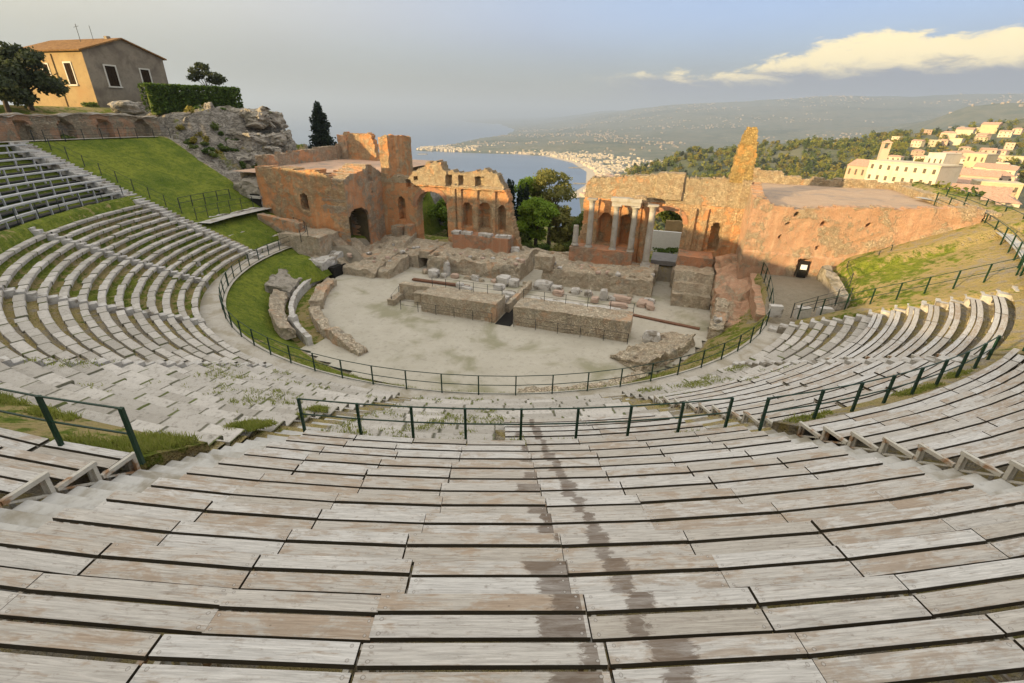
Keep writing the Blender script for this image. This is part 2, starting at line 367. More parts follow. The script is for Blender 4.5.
M_SIGN = m_simple('white_panel', (0.7, 0.7, 0.68), (0.78, 0.78, 0.76), 4, 0.6, 0)
M_HOUSE = m_simple('ochre_plaster_lit', (0.25, 0.17, 0.085), (0.36, 0.26, 0.125), 0.5, 0.95, 0.3, 0.02, dirt=(0.30, 0.19, 0.09), dsc=0.45, dlo=0.5, dhi=0.68)  # sunlit copy of the house plaster
M_HOUSE2 = m_simple('ochre_plaster_shaded', (0.20, 0.165, 0.12), (0.29, 0.24, 0.175), 0.7, 0.95, 0.3, 0.02, dirt=(0.15, 0.12, 0.09), dsc=0.4, dlo=0.48, dhi=0.68)  # shaded copy of the house plaster, greyer for the gable away from the sun
M_TRIM = m_simple('pale_stone_trim', (0.5, 0.46, 0.38), (0.6, 0.56, 0.48), 3, 0.9, 0.2, 0.01)
M_WIN = m_simple('brown_window', (0.022, 0.014, 0.008), (0.035, 0.022, 0.012), 3, 0.9, 0, spec=0.02)
M_BARK = m_simple('bark', (0.07, 0.05, 0.035), (0.14, 0.11, 0.08), 6, 0.95, 0.7, 0.03)

def m_tiles(name, a, b):
    m, q = mat(name, 0.9, 0.15)
    n1 = q.noise(q.pos, 1.5, 5, 0.65); v = q.voro(q.obj, 4.5, 'F1', 'Color')
    c = q.mix(q.n('SeparateColor', None, i0=v).outputs[0], a, b)
    c = q.mix(q.maprange(n1, 0.5, 0.7, 0, 0.6), c, tuple(x * 0.5 for x in a))
    w = q.n('TexWave', {'wave_type': 'BANDS', 'bands_direction': 'X'}, Vector=q.obj, Scale=1.6, Distortion=0.4)
    q.col(c); q.bump(w.outputs[1], 0.6, 0.06); return m
M_TILE = m_tiles('roof_tiles', (0.17, 0.085, 0.03), (0.26, 0.145, 0.055))
M_TOWNROOF = m_tiles('town_roof_tiles', (0.40, 0.24, 0.16), (0.52, 0.34, 0.24))

def m_leaf(name, a, b, c2=None, rough=0.6):
    m, q = mat(name, rough, 0.2)
    n1 = q.noise(q.pos, 0.9, 3, 0.6); n2 = q.noise(q.pos, 6.0, 2, 0.5)
    c = q.mix(q.maprange(n1, 0.3, 0.7), a, b); c = q.mix(q.maprange(n2, 0.35, 0.75, 0, 0.6), c, c2 or tuple(x * 1.5 for x in b))
    if name != 'grass_blades': c = q.mix(q.math('MULTIPLY', q.rnd, 0.35), c, tuple(x * 0.65 for x in a))
    q.col(c)
    tr = q.n('BsdfTranslucent', None, Color=q.mix(1.0, c, (1.25, 1.3, 0.8), 'MULTIPLY'))
    ms = q.n('MixShader', None, Fac=0.35); m.node_tree.links.new(q.b.outputs[0], ms.inputs[1]); m.node_tree.links.new(tr.outputs[0], ms.inputs[2])
    m.node_tree.links.new(ms.outputs[0], [n_ for n_ in m.node_tree.nodes if n_.type == 'OUTPUT_MATERIAL'][0].inputs[0])
    return m
L_OLIVE = m_leaf('olive_leaves', (0.030, 0.042, 0.018), (0.065, 0.075, 0.032))
L_CYP = m_leaf('cypress_leaves', (0.010, 0.019, 0.011), (0.018, 0.031, 0.017))
L_BRIGHT = m_leaf('bright_leaves', (0.13, 0.22, 0.018), (0.20, 0.29, 0.028), (0.27, 0.33, 0.045))
L_SPRING = m_leaf('spring_leaves', (0.15, 0.155, 0.04), (0.22, 0.205, 0.055), (0.26, 0.23, 0.075))
L_HEDGE = m_leaf('hedge_leaves', (0.035, 0.070, 0.012), (0.08, 0.13, 0.018), (0.14, 0.19, 0.03))
L_DARK = m_leaf('dark_leaves', (0.065, 0.095, 0.02), (0.115, 0.14, 0.03))
L_PINE = m_leaf('ridge_leaves', (0.17, 0.185, 0.028), (0.26, 0.25, 0.04), (0.32, 0.28, 0.055))
L_RIDGE2 = m_leaf('ridge_olive_leaves', (0.26, 0.22, 0.035), (0.34, 0.27, 0.05), (0.15, 0.13, 0.045))
L_YELLOW = m_leaf('yellow_leaves', (0.14, 0.125, 0.030), (0.22, 0.19, 0.05))
L_GRASS = m_leaf('grass_blades', (0.15, 0.18, 0.03), (0.23, 0.25, 0.05), (0.36, 0.33, 0.12), 0.8)

def m_stone_seat(name, grassy=False):
    """pale limestone seat blocks; joints along the arc come from the UV map (u = metres along the row)"""
    m, q = mat(name, 0.92, 0.15)
    uv = q.n('UVMap').outputs[0]
    su = q.n('SeparateXYZ', None, i0=uv)
    cell = q.math('FLOOR', su.outputs[0])
    rn = q.n('TexWhiteNoise', {'noise_dimensions': '2D'}, Vector=q.n('CombineXYZ', None, i0=cell, i1=su.outputs[1], i2=0.0).outputs[0])
    val = rn.outputs[0]
    n1 = q.noise(q.pos, 1.1, 6, 0.68); n2 = q.noise(q.pos, 7, 4, 0.65)
    c = q.mix(val, (0.315, 0.285, 0.24), (0.50, 0.46, 0.405))
    c = q.mix(q.maprange(q.noise(q.pos, 2.6, 5, 0.7, 0.5), 0.5, 0.7, 0, 0.55, True), c, (0.31, 0.28, 0.235))
    c = q.mix(q.maprange(n2, 0.54, 0.70, 0, 0.7), c, (0.18, 0.16, 0.13))
    c = q.mix(q.maprange(n1, 0.55, 0.75, 0, 0.35), c, (0.36, 0.32, 0.25))
    fr = q.math('FRACT', su.outputs[0]); e = q.math('MINIMUM', fr, q.math('SUBTRACT', 1.0, fr))
    jn = q.maprange(q.math('ADD', e, q.math('MULTIPLY', q.math('SUBTRACT', n2, 0.5), 0.08)), 0.008, 0.040, 0.85, 0.0)
    c = q.mix(jn, c, (0.10, 0.095, 0.055))
    c = q.mix(q.math('MULTIPLY', jn, q.maprange(q.noise(q.pos, 0.7, 3), 0.5, 0.6)), c, (0.13, 0.15, 0.04))
    q.col(c); q.bump(q.math('ADD', q.math('ADD', n1, q.math('MULTIPLY', n2, 0.7)), q.math('MULTIPLY', jn, -1.2)), 0.8, 0.05)
    return m
M_SEAT = m_stone_seat('limestone_seats')

def m_ground():
    """land near and far; the colour attribute 'cover' says what grows there: r = grass, g = bare rock, b = scrub of far land"""
    m, q = mat('land', 0.97, 0.1)
    cv = q.n('VertexColor', {'layer_name': 'cover'}); s = q.n('SeparateColor', None, i0=cv.outputs[0])
    n1 = q.noise(q.pos, 0.35, 6, 0.65, 0.3); n2 = q.noise(q.pos, 2.4, 5, 0.65); n3 = q.noise(q.pos, 11, 3, 0.6)
    soil = q.mix(n2, (0.24, 0.20, 0.14), (0.37, 0.32, 0.24))
    gr = q.mix(q.maprange(n1, 0.36, 0.62), (0.085, 0.130, 0.010), (0.22, 0.245, 0.028))
    gr = q.mix(q.maprange(n2, 0.42, 0.66, 0, 0.75), gr, (0.055, 0.095, 0.010))
    gr = q.mix(q.maprange(n3, 0.45, 0.75, 0, 0.6), gr, (0.24, 0.24, 0.07))
    gr = q.mix(q.maprange(q.noise(q.vmath('MULTIPLY', q.pos, (1, 1, 3)), 5.0, 5, 0.7), 0.55, 0.68, 0, 0.6), gr, (0.05, 0.075, 0.012))
    dry = q.mix(n2, (0.37, 0.275, 0.135), (0.29, 0.24, 0.085))
    rk = q.mix(q.maprange(n2, 0.3, 0.7), (0.23, 0.20, 0.155), (0.42, 0.375, 0.31))
    r1 = q.math('ABSOLUTE', q.math('SUBTRACT', q.noise(q.vmath('MULTIPLY', q.pos, (1, 1, 2.6)), 0.9, 6, 0.7, 0.8), 0.5))
    rk = q.mix(q.maprange(r1, 0.0, 0.06, 0.85, 0.0), rk, (0.07, 0.06, 0.045))
    rk = q.mix(q.maprange(n3, 0.55, 0.75, 0, 0.5), rk, (0.14, 0.12, 0.09))
    e1 = q.math('ADD', s.outputs[0], q.math('MULTIPLY', q.math('SUBTRACT', q.math('ADD', n1, n2), 1.0), 0.9))
    c = q.mix(q.maprange(e1, 0.28, 0.42, 0, 1, True), soil, dry)
    c = q.mix(q.maprange(e1, 0.48, 0.62, 0, 1, True), c, gr)
    c = q.mix(q.maprange(q.math('ADD', s.outputs[1], q.math('MULTIPLY', q.math('SUBTRACT', n2, 0.5), 0.5)), 0.4, 0.6, 0, 1, True), c, rk)
    # far land: groves, fields, terraces and the pale specks of villages
    f1 = q.noise(q.pos, 0.0016, 8, 0.62, 0.6); f2 = q.noise(q.pos, 0.012, 6, 0.65, 0.3); f3 = q.voro(q.pos, 0.010, 'F1', 'Color')
    f3v = q.n('SeparateColor', None, i0=f3).outputs[0]
    far = q.mix(q.maprange(f2, 0.35, 0.65), (0.080, 0.094, 0.050), (0.16, 0.15, 0.095))
    far = q.mix(q.math('MULTIPLY', q.maprange(f3v, 0.3, 1.0), 0.35), far, (0.19, 0.155, 0.085))
    far = q.mix(q.maprange(f1, 0.50, 0.66, 0, 0.75), far, (0.040, 0.056, 0.022))
    tw = q.voro(q.pos, 0.030, 'F1', 'Distance')
    twm = q.math('MULTIPLY', q.maprange(tw, 0.26, 0.2, 0, 0.7), q.maprange(q.noise(q.pos, 0.0011, 5, 0.6, 0.4), 0.50, 0.57, 0, 1, True))
    far = q.mix(q.math('MULTIPLY', twm, 0.8), far, (0.46, 0.38, 0.28))
    c = q.mix(s.outputs[2], c, far)
    q.col(c)
    q.bump(q.math('ADD', n2, q.math('MULTIPLY', n3, 0.6)), 1.0, 0.28)
    return m
M_LAND = m_ground()

def m_water():
    m, q = mat('sea_water', 0.28, 0.5)
    n = q.noise(q.vmath('MULTIPLY', q.pos, (0.5, 1, 1)), 0.004, 6, 0.6)
    q.col(q.mix(q.maprange(n, 0.35, 0.65), (0.06, 0.10, 0.16), (0.09, 0.135, 0.20)))
    q.bump(q.noise(q.pos, 0.06, 4, 0.6), 0.25, 2.0)
    return m
M_SEA = m_water()
def m_town(name, a, b):
    m, q = mat(name, 0.9, 0.15)
    n = q.noise(q.pos, 0.35, 4, 0.6)
    c = q.mix(q.rnd, a, b); c = q.mix(q.maprange(n, 0.5, 0.75, 0, 0.4), c, tuple(x * 0.6 for x in a)); q.col(c); return m
M_TOWN = m_town('town_plaster', (0.50, 0.40, 0.23), (0.60, 0.54, 0.42))
M_TOWN2 = m_town('town_plaster_pink', (0.50, 0.33, 0.22), (0.58, 0.44, 0.32))
M_COAST = m_town('coast_plaster', (0.46, 0.36, 0.23), (0.66, 0.58, 0.44))
M_FARTOWN = m_town('far_town_plaster', (0.26, 0.21, 0.15), (0.42, 0.36, 0.28))
M_FARWIN = m_simple('far_window', (0.10, 0.075, 0.05), (0.14, 0.11, 0.07), 1, 0.6, 0)

# ------------------------------------------------------------------ land
def px_az(px, py=118):
    v = _r * ((px - 512) / FPX) + _u * ((341.5 - py) / FPX) + _f
    return degrees(atan2(v.x, v.y)), v.z / hypot(v.x, v.y)
CREST = []
for px, py, r in ((560, 203, 460), (595, 187, 540), (620, 172, 600), (650, 160, 650), (690, 149, 700), (740, 142, 760), (800, 140, 780), (850, 137, 820), (900, 129, 880), (960, 126, 900), (1024, 114, 1000)):
    a_, t_ = px_az(px, py); CREST.append((a_, r, t_ * r - 5))
COAST = [(300, 30), (500, 60), (900, 120), (1409, 171), (1640, 246), (2057, 304), (2468, 288), (2900, 165), (2990, -40), (3060, -500), (3110, -630), (3340, -640), (3420, -560), (4000, -480), (5076, -358), (6041, -134), (8368, -26), (14300, -458), (16897, -1672), (23577, -2466), (40000, -4000)]
def interp(tab, x):
    if x <= tab[0][0]: return tab[0][1]
    for (a, b), (c, d) in zip(tab, tab[1:]):
        if x <= c: return b + (d - b) * (x - a) / (c - a)
    return tab[-1][1]
ETNA = [(-8, 0), (2, 70), (9, 280), (19, 430), (28, 510), (34, 540), (44, 540), (60, 480), (90, 300)]
MIDH = [(28, 0), (33, 60), (36, 120), (40, 225), (44, 225), (50, 200), (60, 100)]
def zcrest(th):
    t1 = [(a, r) for a, r, z in CREST]; t2 = [(a, z) for a, r, z in CREST]
    return interp(t1, th), interp(t2, th)
def zfar(x, y):
    th = degrees(atan2(x, y)); r = hypot(x, y)
    back = [(40, -0.6), (120, -2.0), (500, -70), (1400, -230), (3000, -260), (60000, -260)]
    if th < -30 or th > 75:
        if th < -30:
            lf = [(40, -0.6), (82, -0.6), (95, -6), (130, -28), (500, -170), (800, -230), (60000, -260)]
            return lerp(interp(lf, r), interp(back, r), ss(-55, -80, th) if th > -80 else 1.0)
        return lerp(interp(back, r), -260, 0)
    left = interp([(40, -6), (60, -9), (78, -12), (110, -38), (400, -170), (560, -235), (60000, -260)], r)
    left2 = interp([(40, -13), (62, -13.5), (78, -16), (110, -36), (400, -170), (560, -235), (1200, -240), (60000, -260)], r)
    zl = lerp(left, left2, ss(-27, -15, th))
    if th < -30: zl = left
    cr, czv = zcrest(th)
    rb = ss(30, 37, th)
    ridge = interp([(40, -13), (60, -14), (120, lerp(-36, -22, rb)), (250, lerp(-62, -30, rb)), (cr * .55, lerp(czv - 45, -33, rb)), (cr, czv), (cr + 220, czv - 45), (cr + 600, -205), (60000, -260)], r)
    ridge += fbm(x, y, 0, 0.012, 3) * 7 * ss(180, 350, r) * (1 - 0.6 * rb)
    z = lerp(zl, ridge, ss(4.5, 9.5, th))
    z = lerp(z, interp(back, r), ss(52, 75, th))
    if r > 700:
        t = x - interp(COAST, y)
        zcst = -206 + 9 * ss(-30, 40, t) + min(38, 0.035 * max(0, t)) + (fbm(x, y, 3, 0.0012, 4) * 22 + 14) * ss(400, 1800, t)
        zcst += interp(ETNA, th) * ss(3800, 10500, r) ** 0.9 * ss(-200, 3000, t)
        zcst += interp(MIDH, th) * exp(-((r - 4300) / 1100) ** 2) * (1 + 0.25 * fbm(x, y, 5, 0.0016, 4))
        zcst += fbm(x, y, 8, 0.0005, 5) * 60 * ss(5000, 9000, r) * ss(300, 3000, t)
        z = max(z, zcst)
    return z
GRASSB = -93.6
def zland(x, y):
    R, a = pol(x, y); s, d = to_st(x, y); w = s - 1.5
    # bowl
    if R < 17.5: zb = -13.92
    elif R < 20.6: zb = lerp(-13.85, -11.75, ((R - 17.5) / 3.1) ** 0.8)
    elif R < 21.95: zb = -11.72
    else:
        seat = -0.85 if (-93.4 < a < 54.0 and not (30.3 < R < 31.5 and a < -60)) else 0.0
        zb = zc(R) + seat
        zb += fbm(x, y, 0, 0.5, 3) * 0.10
        if a < -112: zb += (fbm(x, y, 2, 0.22, 5) * 1.0 + (0.35 - abs(fbm(x, y, 4, 0.6, 4))) * 1.0) * ss(-112, -117, a)
    if R > 39.3:
        bump = 4.4 * exp(-((a + 56) / 21) ** 2) + 0.4 * exp(-((a - 5) / 40) ** 2)  # unseen rise left and behind, shaped to cast shade over the seating
        top = -0.85 + bump * ss(41.6, 47, R) + 0.9 * ss(41.5, 47, R)
        if R < 41.5: zb = -2.72
        else: zb = top
        if a < -112: zb = lerp(zb, zc(min(R, 41.3)) + fbm(x, y, 2, 0.22, 5) * 0.9 + 0.2, ss(-112, -116, a))
    # right-hand slope under the grass falls to the town beyond the path
    if a > 50 and R > 34.7: zb = lerp(zb, zc(34.7) + 0.2 * (R - 34.7) - 1.15 * max(0, R - 37.5 + max(0, a - 62) * 0.12), ss(50, 60, a))
    # stage
    if d > -6:
        flat = -13.92 if abs(w) < 15.5 else None
        if flat is not None and R > 12: zb = lerp(zb, flat, ss(-6, -1.5, d) * ss(17.3, 14.5, abs(w)))
        elif flat is not None: zb = flat
        k = ss(17.2, 18.4, abs(w)) if d > 1.0 or w > 0 else ss(14.5, 17.3, abs(w))
        if d > 0:
            side = zb if w < 0 else (-10.45 + max(0, w - 20) * 0.45 if s < 34.4 else -5.6 - 0.75 * (s - 34.4))
            zb = lerp(-13.92, max(side, -11.6) if w < 0 else side, k)
            if w < 0 and s < -31 and R > 39 and a < -112: zb = lerp(zb, -0.4 + fbm(x, y, 2, 0.22, 5) * 0.8, ss(-114, -117, a))
            if w < 0 and -30.6 < s and 1.5 < d < 24: zb = min(zb, -6.6)
            if w < 0: zb = lerp(zb, min(zb, -13), ss(22.5, 26, d)); zb = lerp(zb, -6.5 - 0.55 * max(0, d - 15.5), ss(15, 19, d) * ss(-30, -33, s))
            else: zb = lerp(zb, -13, ss(19, 24, d))
            if abs(w) < 17.3: zb = lerp(zb, -12.6, ss(8.2, 8.8, d)) if d < 12 else zb
    if s > 18 and d < 2.6:
        m_ = ss(19.6, 20.3, s) * ss(25.6, 24.2, s) * ss(-6.2, -4.8, d) * ss(2.6, 2.2, d)
        zb = lerp(zb, -10.42 - max(0, -d - 1.2) * .28 + max(0, s - 23) * .25, m_)
    dd = max(R - 44, 0) if d < 10 else max(R - 44, d - 14 if abs(w) < 17 else d - 24)
    t = min(1.0, max(0.0, dd / 18.0)); t = t * t * (3 - 2 * t)
    if t > 0:
        zb = lerp(zb, zfar(x, y), t)
    return zb
def cover(x, y):
    R, a = pol(x, y); s, d = to_st(x, y)
    gr = 0.35; rk = 0.0; far = ss(52, 75, R)
    if R < 17.3: gr = 0.55 if -101 < a < -46 and R > 14.9 else 0.05
    elif R < 20.8: gr = 0.92 if a < -45 else lerp(0.62, 0.5, ss(0, 60, a))
    elif R < 30.2: gr = 0.8 if a < -94 else 0.3
    elif a < -58 and a > -93.4: gr = 0.66 if R < 31.6 else 0.8
    if a < GRASSB and R > 25.5: gr = 1.0
    if a < -112.6 and R > 26: rk = ss(-112.2, -114.0, a); gr = 0.45
    if a > 53.5 and R > 22: gr = 0.46 + 0.20 * exp(-((a - 66) / 8) ** 2 - ((R - 26) / 3.5) ** 2) - 0.16 * exp(-((a - 62) / 6) ** 2 - ((R - 30.5) / 2.5) ** 2)
    if R > 39.3 and a < -100: gr = 0.55
    if 20.2 < s < 24.4 and -5.2 < d < 2.6: gr = 0.12
    if abs(s - 1.5) < 17 and d > -3: gr = 0.2 if d < 9 else 0.6
    return gr, rk, far

radii = [0.01]
while radii[-1] < 46: radii.append(radii[-1] + 0.42)
while radii[-1] < 27000: radii.append(radii[-1] * 1.036 + 0.2)
NA = 560
lv = []; lc = []
for R in radii:
    for k in range(NA):
        # denser towards the view
        tt = k / NA * 2 * pi - pi
        a_ = tt + 0.0
        x, y = CX + R * sin(a_), CY - R * cos(a_)
        lv.append((x, y, zland(x, y))); lc.append(cover(x, y))
lf = []
for i in range(len(radii) - 1):
    for k in range(NA):
        lf.append((i * NA + k, i * NA + (k + 1) % NA, (i + 1) * NA + (k + 1) % NA, (i + 1) * NA + k))
def land_mesh(name, vs, cs, fs, smooth=True):
    me = bpy.data.meshes.new(name); me.from_pydata(vs, [], fs); me.materials.append(M_LAND)
    at = me.color_attributes.new('cover', 'FLOAT_COLOR', 'POINT')
    at.data.foreach_set('color', np.c_[np.array(cs, dtype=np.float32), np.ones(len(cs), dtype=np.float32)].ravel())
    if smooth: me.polygons.foreach_set('use_smooth', [True] * len(me.polygons))
    me.update(); o = bpy.data.objects.new(name, me); COL.objects.link(o); return struct(o)
land_mesh('terrain', lv, lc, lf)
del lv, lc, lf

# the sea: a disc that ends at the true distance of the horizon
sm = MB(); n = 128
sm.add([(0, 0, -200)] + [(27500 * cos(2 * pi * k / n), 27500 * sin(2 * pi * k / n), -200) for k in range(n)], [(0, 1 + k, 1 + (k + 1) % n) for k in range(n)])
struct(sm.build('sea', M_SEA, origin=(0, 0, -200)))

# ------------------------------------------------------------------ seating terraces (earth between the stone rows)
P_ROW, R_ROW, N_ROW = 0.655, 22.0, 13
def ring_sheet(name, prof, a0, a1, cov, step=0.8, amp=0.02):
    """terraced sheet swept round the centre; prof = [(R, z)]"""
    na = max(2, int((a1 - a0) / step)); vs = []; cs = []; fs = []
    for i in range(na + 1):
        a = lerp(a0, a1, i / na)
        for R, z in prof:
            p = pc(R, a, z); vs.append((p.x, p.y, z + fbm(p.x, p.y, 0, 1.5, 2) * amp)); cs.append(cov(R, a))
    m = len(prof)
    for i in range(na):
        for j in range(m - 1):
            fs.append((i * m + j, (i + 1) * m + j, (i + 1) * m + j + 1, i * m + j + 1))
    return land_mesh(name, vs, cs, fs, False)
prof = [(21.95, -12.0)]
for i in range(N_ROW):
    Ri = R_ROW + P_ROW * i
    zt = zc(Ri) - 0.13
    prof += [(Ri + 0.07, zt - 0.31), (Ri + 0.12, zt), (Ri + P_ROW + 0.05, zt - 0.005)]
prof += [(30.75, zc(30.5) - 0.3)]
prof2 = [(30.6, zc(30.5) - .45)]
for i in (13, 14):
    Ri = R_ROW + P_ROW * i; zt = zc(Ri) - .13; prof2 += [(Ri + .07, zt - .31), (Ri + .12, zt), (Ri + P_ROW + .05, zt - .005)]
def cov_t(R, a):
    return (0.56 if a < -50 else 0.42 if a < -28 else 0.36, 0, 0)
ring_sheet('terraces', prof, -93.2, 53.9, cov_t, 0.7, 0.05)

ring_sheet('terraces', prof2, -60, -9.72, cov_t, 0.7, 0.05)
# ------------------------------------------------------------------ stone seat rows
def stone_row(R, a0, a1, depth, top, hgt, seed, blk=0.85, rough=0.02, name='stone_seat_row'):
    """one row of limestone blocks as a single connected strip with worn edges; grooves at the joints"""
    L = radians(a1 - a0) * R; nb = max(2, int(L / blk)); rnd = random.Random(seed)
    cuts = [0.0] + sorted(min(.985, max(.015, (k + rnd.uniform(-.25, .25)) / nb)) for k in range(1, nb)) + [1.0]
    me_v = []; uv = []; fs = []
    st_ = []
    for b in range(nb):
        dz = rnd.gauss(0, rough); dr = rnd.gauss(0, rough * 1.2); dd = rnd.uniform(-.04, .03); tl = rnd.gauss(0, rough * .5)
        e = 0.006 / L
        t0, t1 = cuts[b] + e, cuts[b + 1] - e
        if rnd.random() < 0.04: dz -= 0.06; dr += .05
        for t, q in ((t0, -1), ((t0 * 2 + t1) / 3, 0), ((t0 + t1 * 2) / 3, 0), (t1, 1)):
            st_.append((t, dz + tl * q, dr, dd, b + 0.001 + 0.998 * (t - t0) / max(1e-6, t1 - t0)))
    prof_n = 6
    for (t, dz, dr, dd, u) in st_:
        a = lerp(a0, a1, t)
        j = fbm(t * L, R, seed, 1.3, 3) * rough * 1.5
        f = R + dr + j
        for (rr, zz, v) in ((f + 0.02, top - hgt, 0), (f, top + dz - 0.035, 1), (f + 0.03, top + dz, 1), (f + depth * .5, top + dz + j, 1), (f + depth + dd - .03, top + dz - 0.006, 1), (f + depth + dd, top - 0.2, 2)):
            p = pc(rr, a, zz); me_v.append(p); uv.append((u, seed % 97 + 0.5))
    for i in range(len(st_) - 1):
        for j in range(prof_n - 1):
            fs.append((i * prof_n + j, (i + 1) * prof_n + j, (i + 1) * prof_n + j + 1, i * prof_n + j + 1))
    am = (a0 + a1) / 2; o = pc(R, am, top - hgt)
    me = bpy.data.meshes.new(name); me.from_pydata([tuple(Vector(v) - o) for v in me_v], [], fs); me.materials.append(M_SEAT)
    ul = me.uv_layers.new(name='UVMap'); idx = np.empty(len(me.loops), dtype=np.int32); me.loops.foreach_get('vertex_index', idx)
    ul.data.foreach_set('uv', np.array(uv, dtype=np.float32)[idx].ravel()); me.update()
    ob = bpy.data.objects.new(name, me); COL.objects.link(ob); ob.location = o; return ob
WEDGES = [(-91.6, -71.6, 'next to the long stairs by the lawn', 0.36, 0, 13), (-70.4, -50.2, 'in the upper green curve on the left', 0.38, 0, 13),
          (-49.0, -29.2, 'in the lower green curve on the left', 0.38, 0, 15), (-28.2, -9.8, 'in the worn block left of the front railing', 0.57, 0, 15),
          (-7.4, 13.2, 'in the worn block below the front railing', 0.57, 0, 12), (15.8, 33.4, 'in the worn block right of the front railing', 0.57, 0, 4),
          (34.6, 53.0, 'below the long planks on the far right', 0.40, 0, 6)]
for wi, (a0, a1, where, dp, r0, r1) in enumerate(WEDGES):
    for i in range(r0, r1):
        Ri = R_ROW + P_ROW * i
        if wi == 4 and i >= 9:                                       # the wooden deck stands on the right of these
            aa0, aa1 = a0, 1.6
        else: aa0, aa1 = a0, a1
        o = stone_row(Ri, aa0 + random.uniform(0, .25), aa1 - random.uniform(0, .25), dp + random.uniform(-.03, .03), zc(Ri), 0.20 if dp < .5 else 0.16, wi * 131 + i * 7 + 1, 1.0 if wi < 3 else 1.1, 0.011 if wi < 3 else 0.012)
        side = 'lowest' if i == 0 else ORD[i + 1] + ' up'
        tag(o, f"limestone seat row, {side}, {where}", 'stone seat row', 'curved rows of limestone seating')
for i in range(4):                                                   # the short rows beside the left entrance
    o = stone_row(21.7 + .78 * i, -109 + i * 1.0, -94.6, 0.4, zc(21.7 + .78 * i) - .02, .42, 900 + i, 0.8, 0.03)
    tag(o, f"short stone seat row, {'lowest' if i == 0 else ORD[i + 1] + ' up'}, before the left brick wing", 'stone seat row', 'curved rows of limestone seating')

# ------------------------------------------------------------------ stairs
def stairs(a0, a1, R0, R1, run, m, label, off=0.03, name='stairway', rough=0.0):
    mb = MB(); R = R0; vs = []; fs = []; k = 0; nx = 3
    while R < R1 - 1e-3:
        z = zc(R) + off; R2 = min(R + run, R1); zl = z - 0.478 * run - 0.02
        dz = random.gauss(0, rough)
        for (rr, zz) in ((R, zl), (R + .005, z + dz - .012), (R + .02, z + dz), (R2 + 0.004, z + dz)):
            for j in range(nx + 1):
                a = lerp(a0, a1, j / nx); vs.append(pc(rr + random.uniform(-rough, rough), a, zz + random.uniform(-rough, rough) * .6))
        R = R2; k += 1
    n_ = k * 4
    for i in range(n_ - 1):
        for j in range(nx):
            p = i * (nx + 1) + j; fs.append((p, p + 1, p + nx + 2, p + nx + 1))
    # side skirts
    o_ = len(vs)
    for i in range(n_):
        for j in (0, nx): v = vs[i * (nx + 1) + j]; vs.append(Vector((v.x, v.y, v.z - 0.6)))
    for i in range(n_ - 1):
        fs.append((i * (nx + 1), (i + 1) * (nx + 1), o_ + (i + 1) * 2, o_ + i * 2))
        fs.append(((i + 1) * (nx + 1) + nx, i * (nx + 1) + nx, o_ + i * 2 + 1, o_ + (i + 1) * 2 + 1))
    mb.add(vs, fs)
    return tag(mb.build(name, m), label, 'stairs', 'radial stairs between the seating blocks')
stairs(-9.65, -7.35, 21.95, 41.0, 0.3128, M_CONC, 'worn pale concrete stairs on the left of the plank benches in front', -0.24)
stairs(13.45, 15.6, 21.95, 41.0, 0.3128, M_CONC, 'worn pale concrete stairs on the right of the plank benches in front', -0.24)
stairs(-29.1, -28.25, 21.95, 31.0, 0.33, M_BLOCK, 'narrow stone stairs between the worn paving and the green curved rows', 0.02, rough=.015)
stairs(-50.15, -49.05, 21.95, 30.6, 0.33, M_BLOCK, 'narrow stone stairs across the middle of the left curved rows', 0.05, rough=.02)
stairs(-71.5, -70.5, 21.95, 30.8, 0.33, M_BLOCK, 'narrow stone stairs across the upper part of the left curved rows', 0.05, rough=.02)
stairs(-94.0, -91.7, 20.9, 39.4, 0.34, M_BLOCK, 'long flight of pale stone stairs climbing beside the green lawn', 0.06, rough=.015)
stairs(33.5, 34.5, 21.95, 30.3, 0.33, M_BLOCK, 'narrow pale stone stairs between the two right plank blocks', 0.10, rough=.015)
stairs(53.1, 54.9, 21.0, 31.2, 0.5, M_BLOCK, 'pale stone edge stairs along the foot of the dry grass slope', 0.06, rough=.02)

# ------------------------------------------------------------------ walks and floors
def arc_sheet(name, m, R0, R1, a0, a1, z, step=1.0, nr=4, amp=0.02, zf=None):
    na = max(2, int((a1 - a0) / step)); mb = MB(); vs = []; fs = []
    for i in range(na + 1):
        a = lerp(a0, a1, i / na)
        for j in range(nr + 1):
            R = lerp(R0, R1, j / nr); p = pc(R, a); zz = (zf(R, a) if zf else z) + fbm(p.x, p.y, 0, .9, 2) * amp
            vs.append((p.x, p.y, zz))
    for i in range(na):
        for j in range(nr): fs.append((i * (nr + 1) + j, (i + 1) * (nr + 1) + j, (i + 1) * (nr + 1) + j + 1, i * (nr + 1) + j + 1))
    mb.add(vs, fs); return struct(mb.build(name, m, smooth=True))
arc_sheet('walkway', M_PATH, 20.55, 22.05, -110, 59, -11.60)
def rpath(a): return lerp(30.75, 33.3, min(1, max(0, (a - 54) / 33)))
hp = MB(); hv = []
for i in range(41):
    a = lerp(51.5, 91, i / 40)
    for q in (0, .4, .8, 1.2): p = pc(rpath(a) + q, a, zc(rpath(a) + .5) + .10); hv.append(p)
struct(hp.add(hv, [(i * 4 + j, (i + 1) * 4 + j, (i + 1) * 4 + j + 1, i * 4 + j + 1) for i in range(40) for j in range(3)]).build('hillside_path', M_CONC))
arc_sheet('upper_walk', M_PATH, 39.3, 40.45, -112, 60, -2.66)
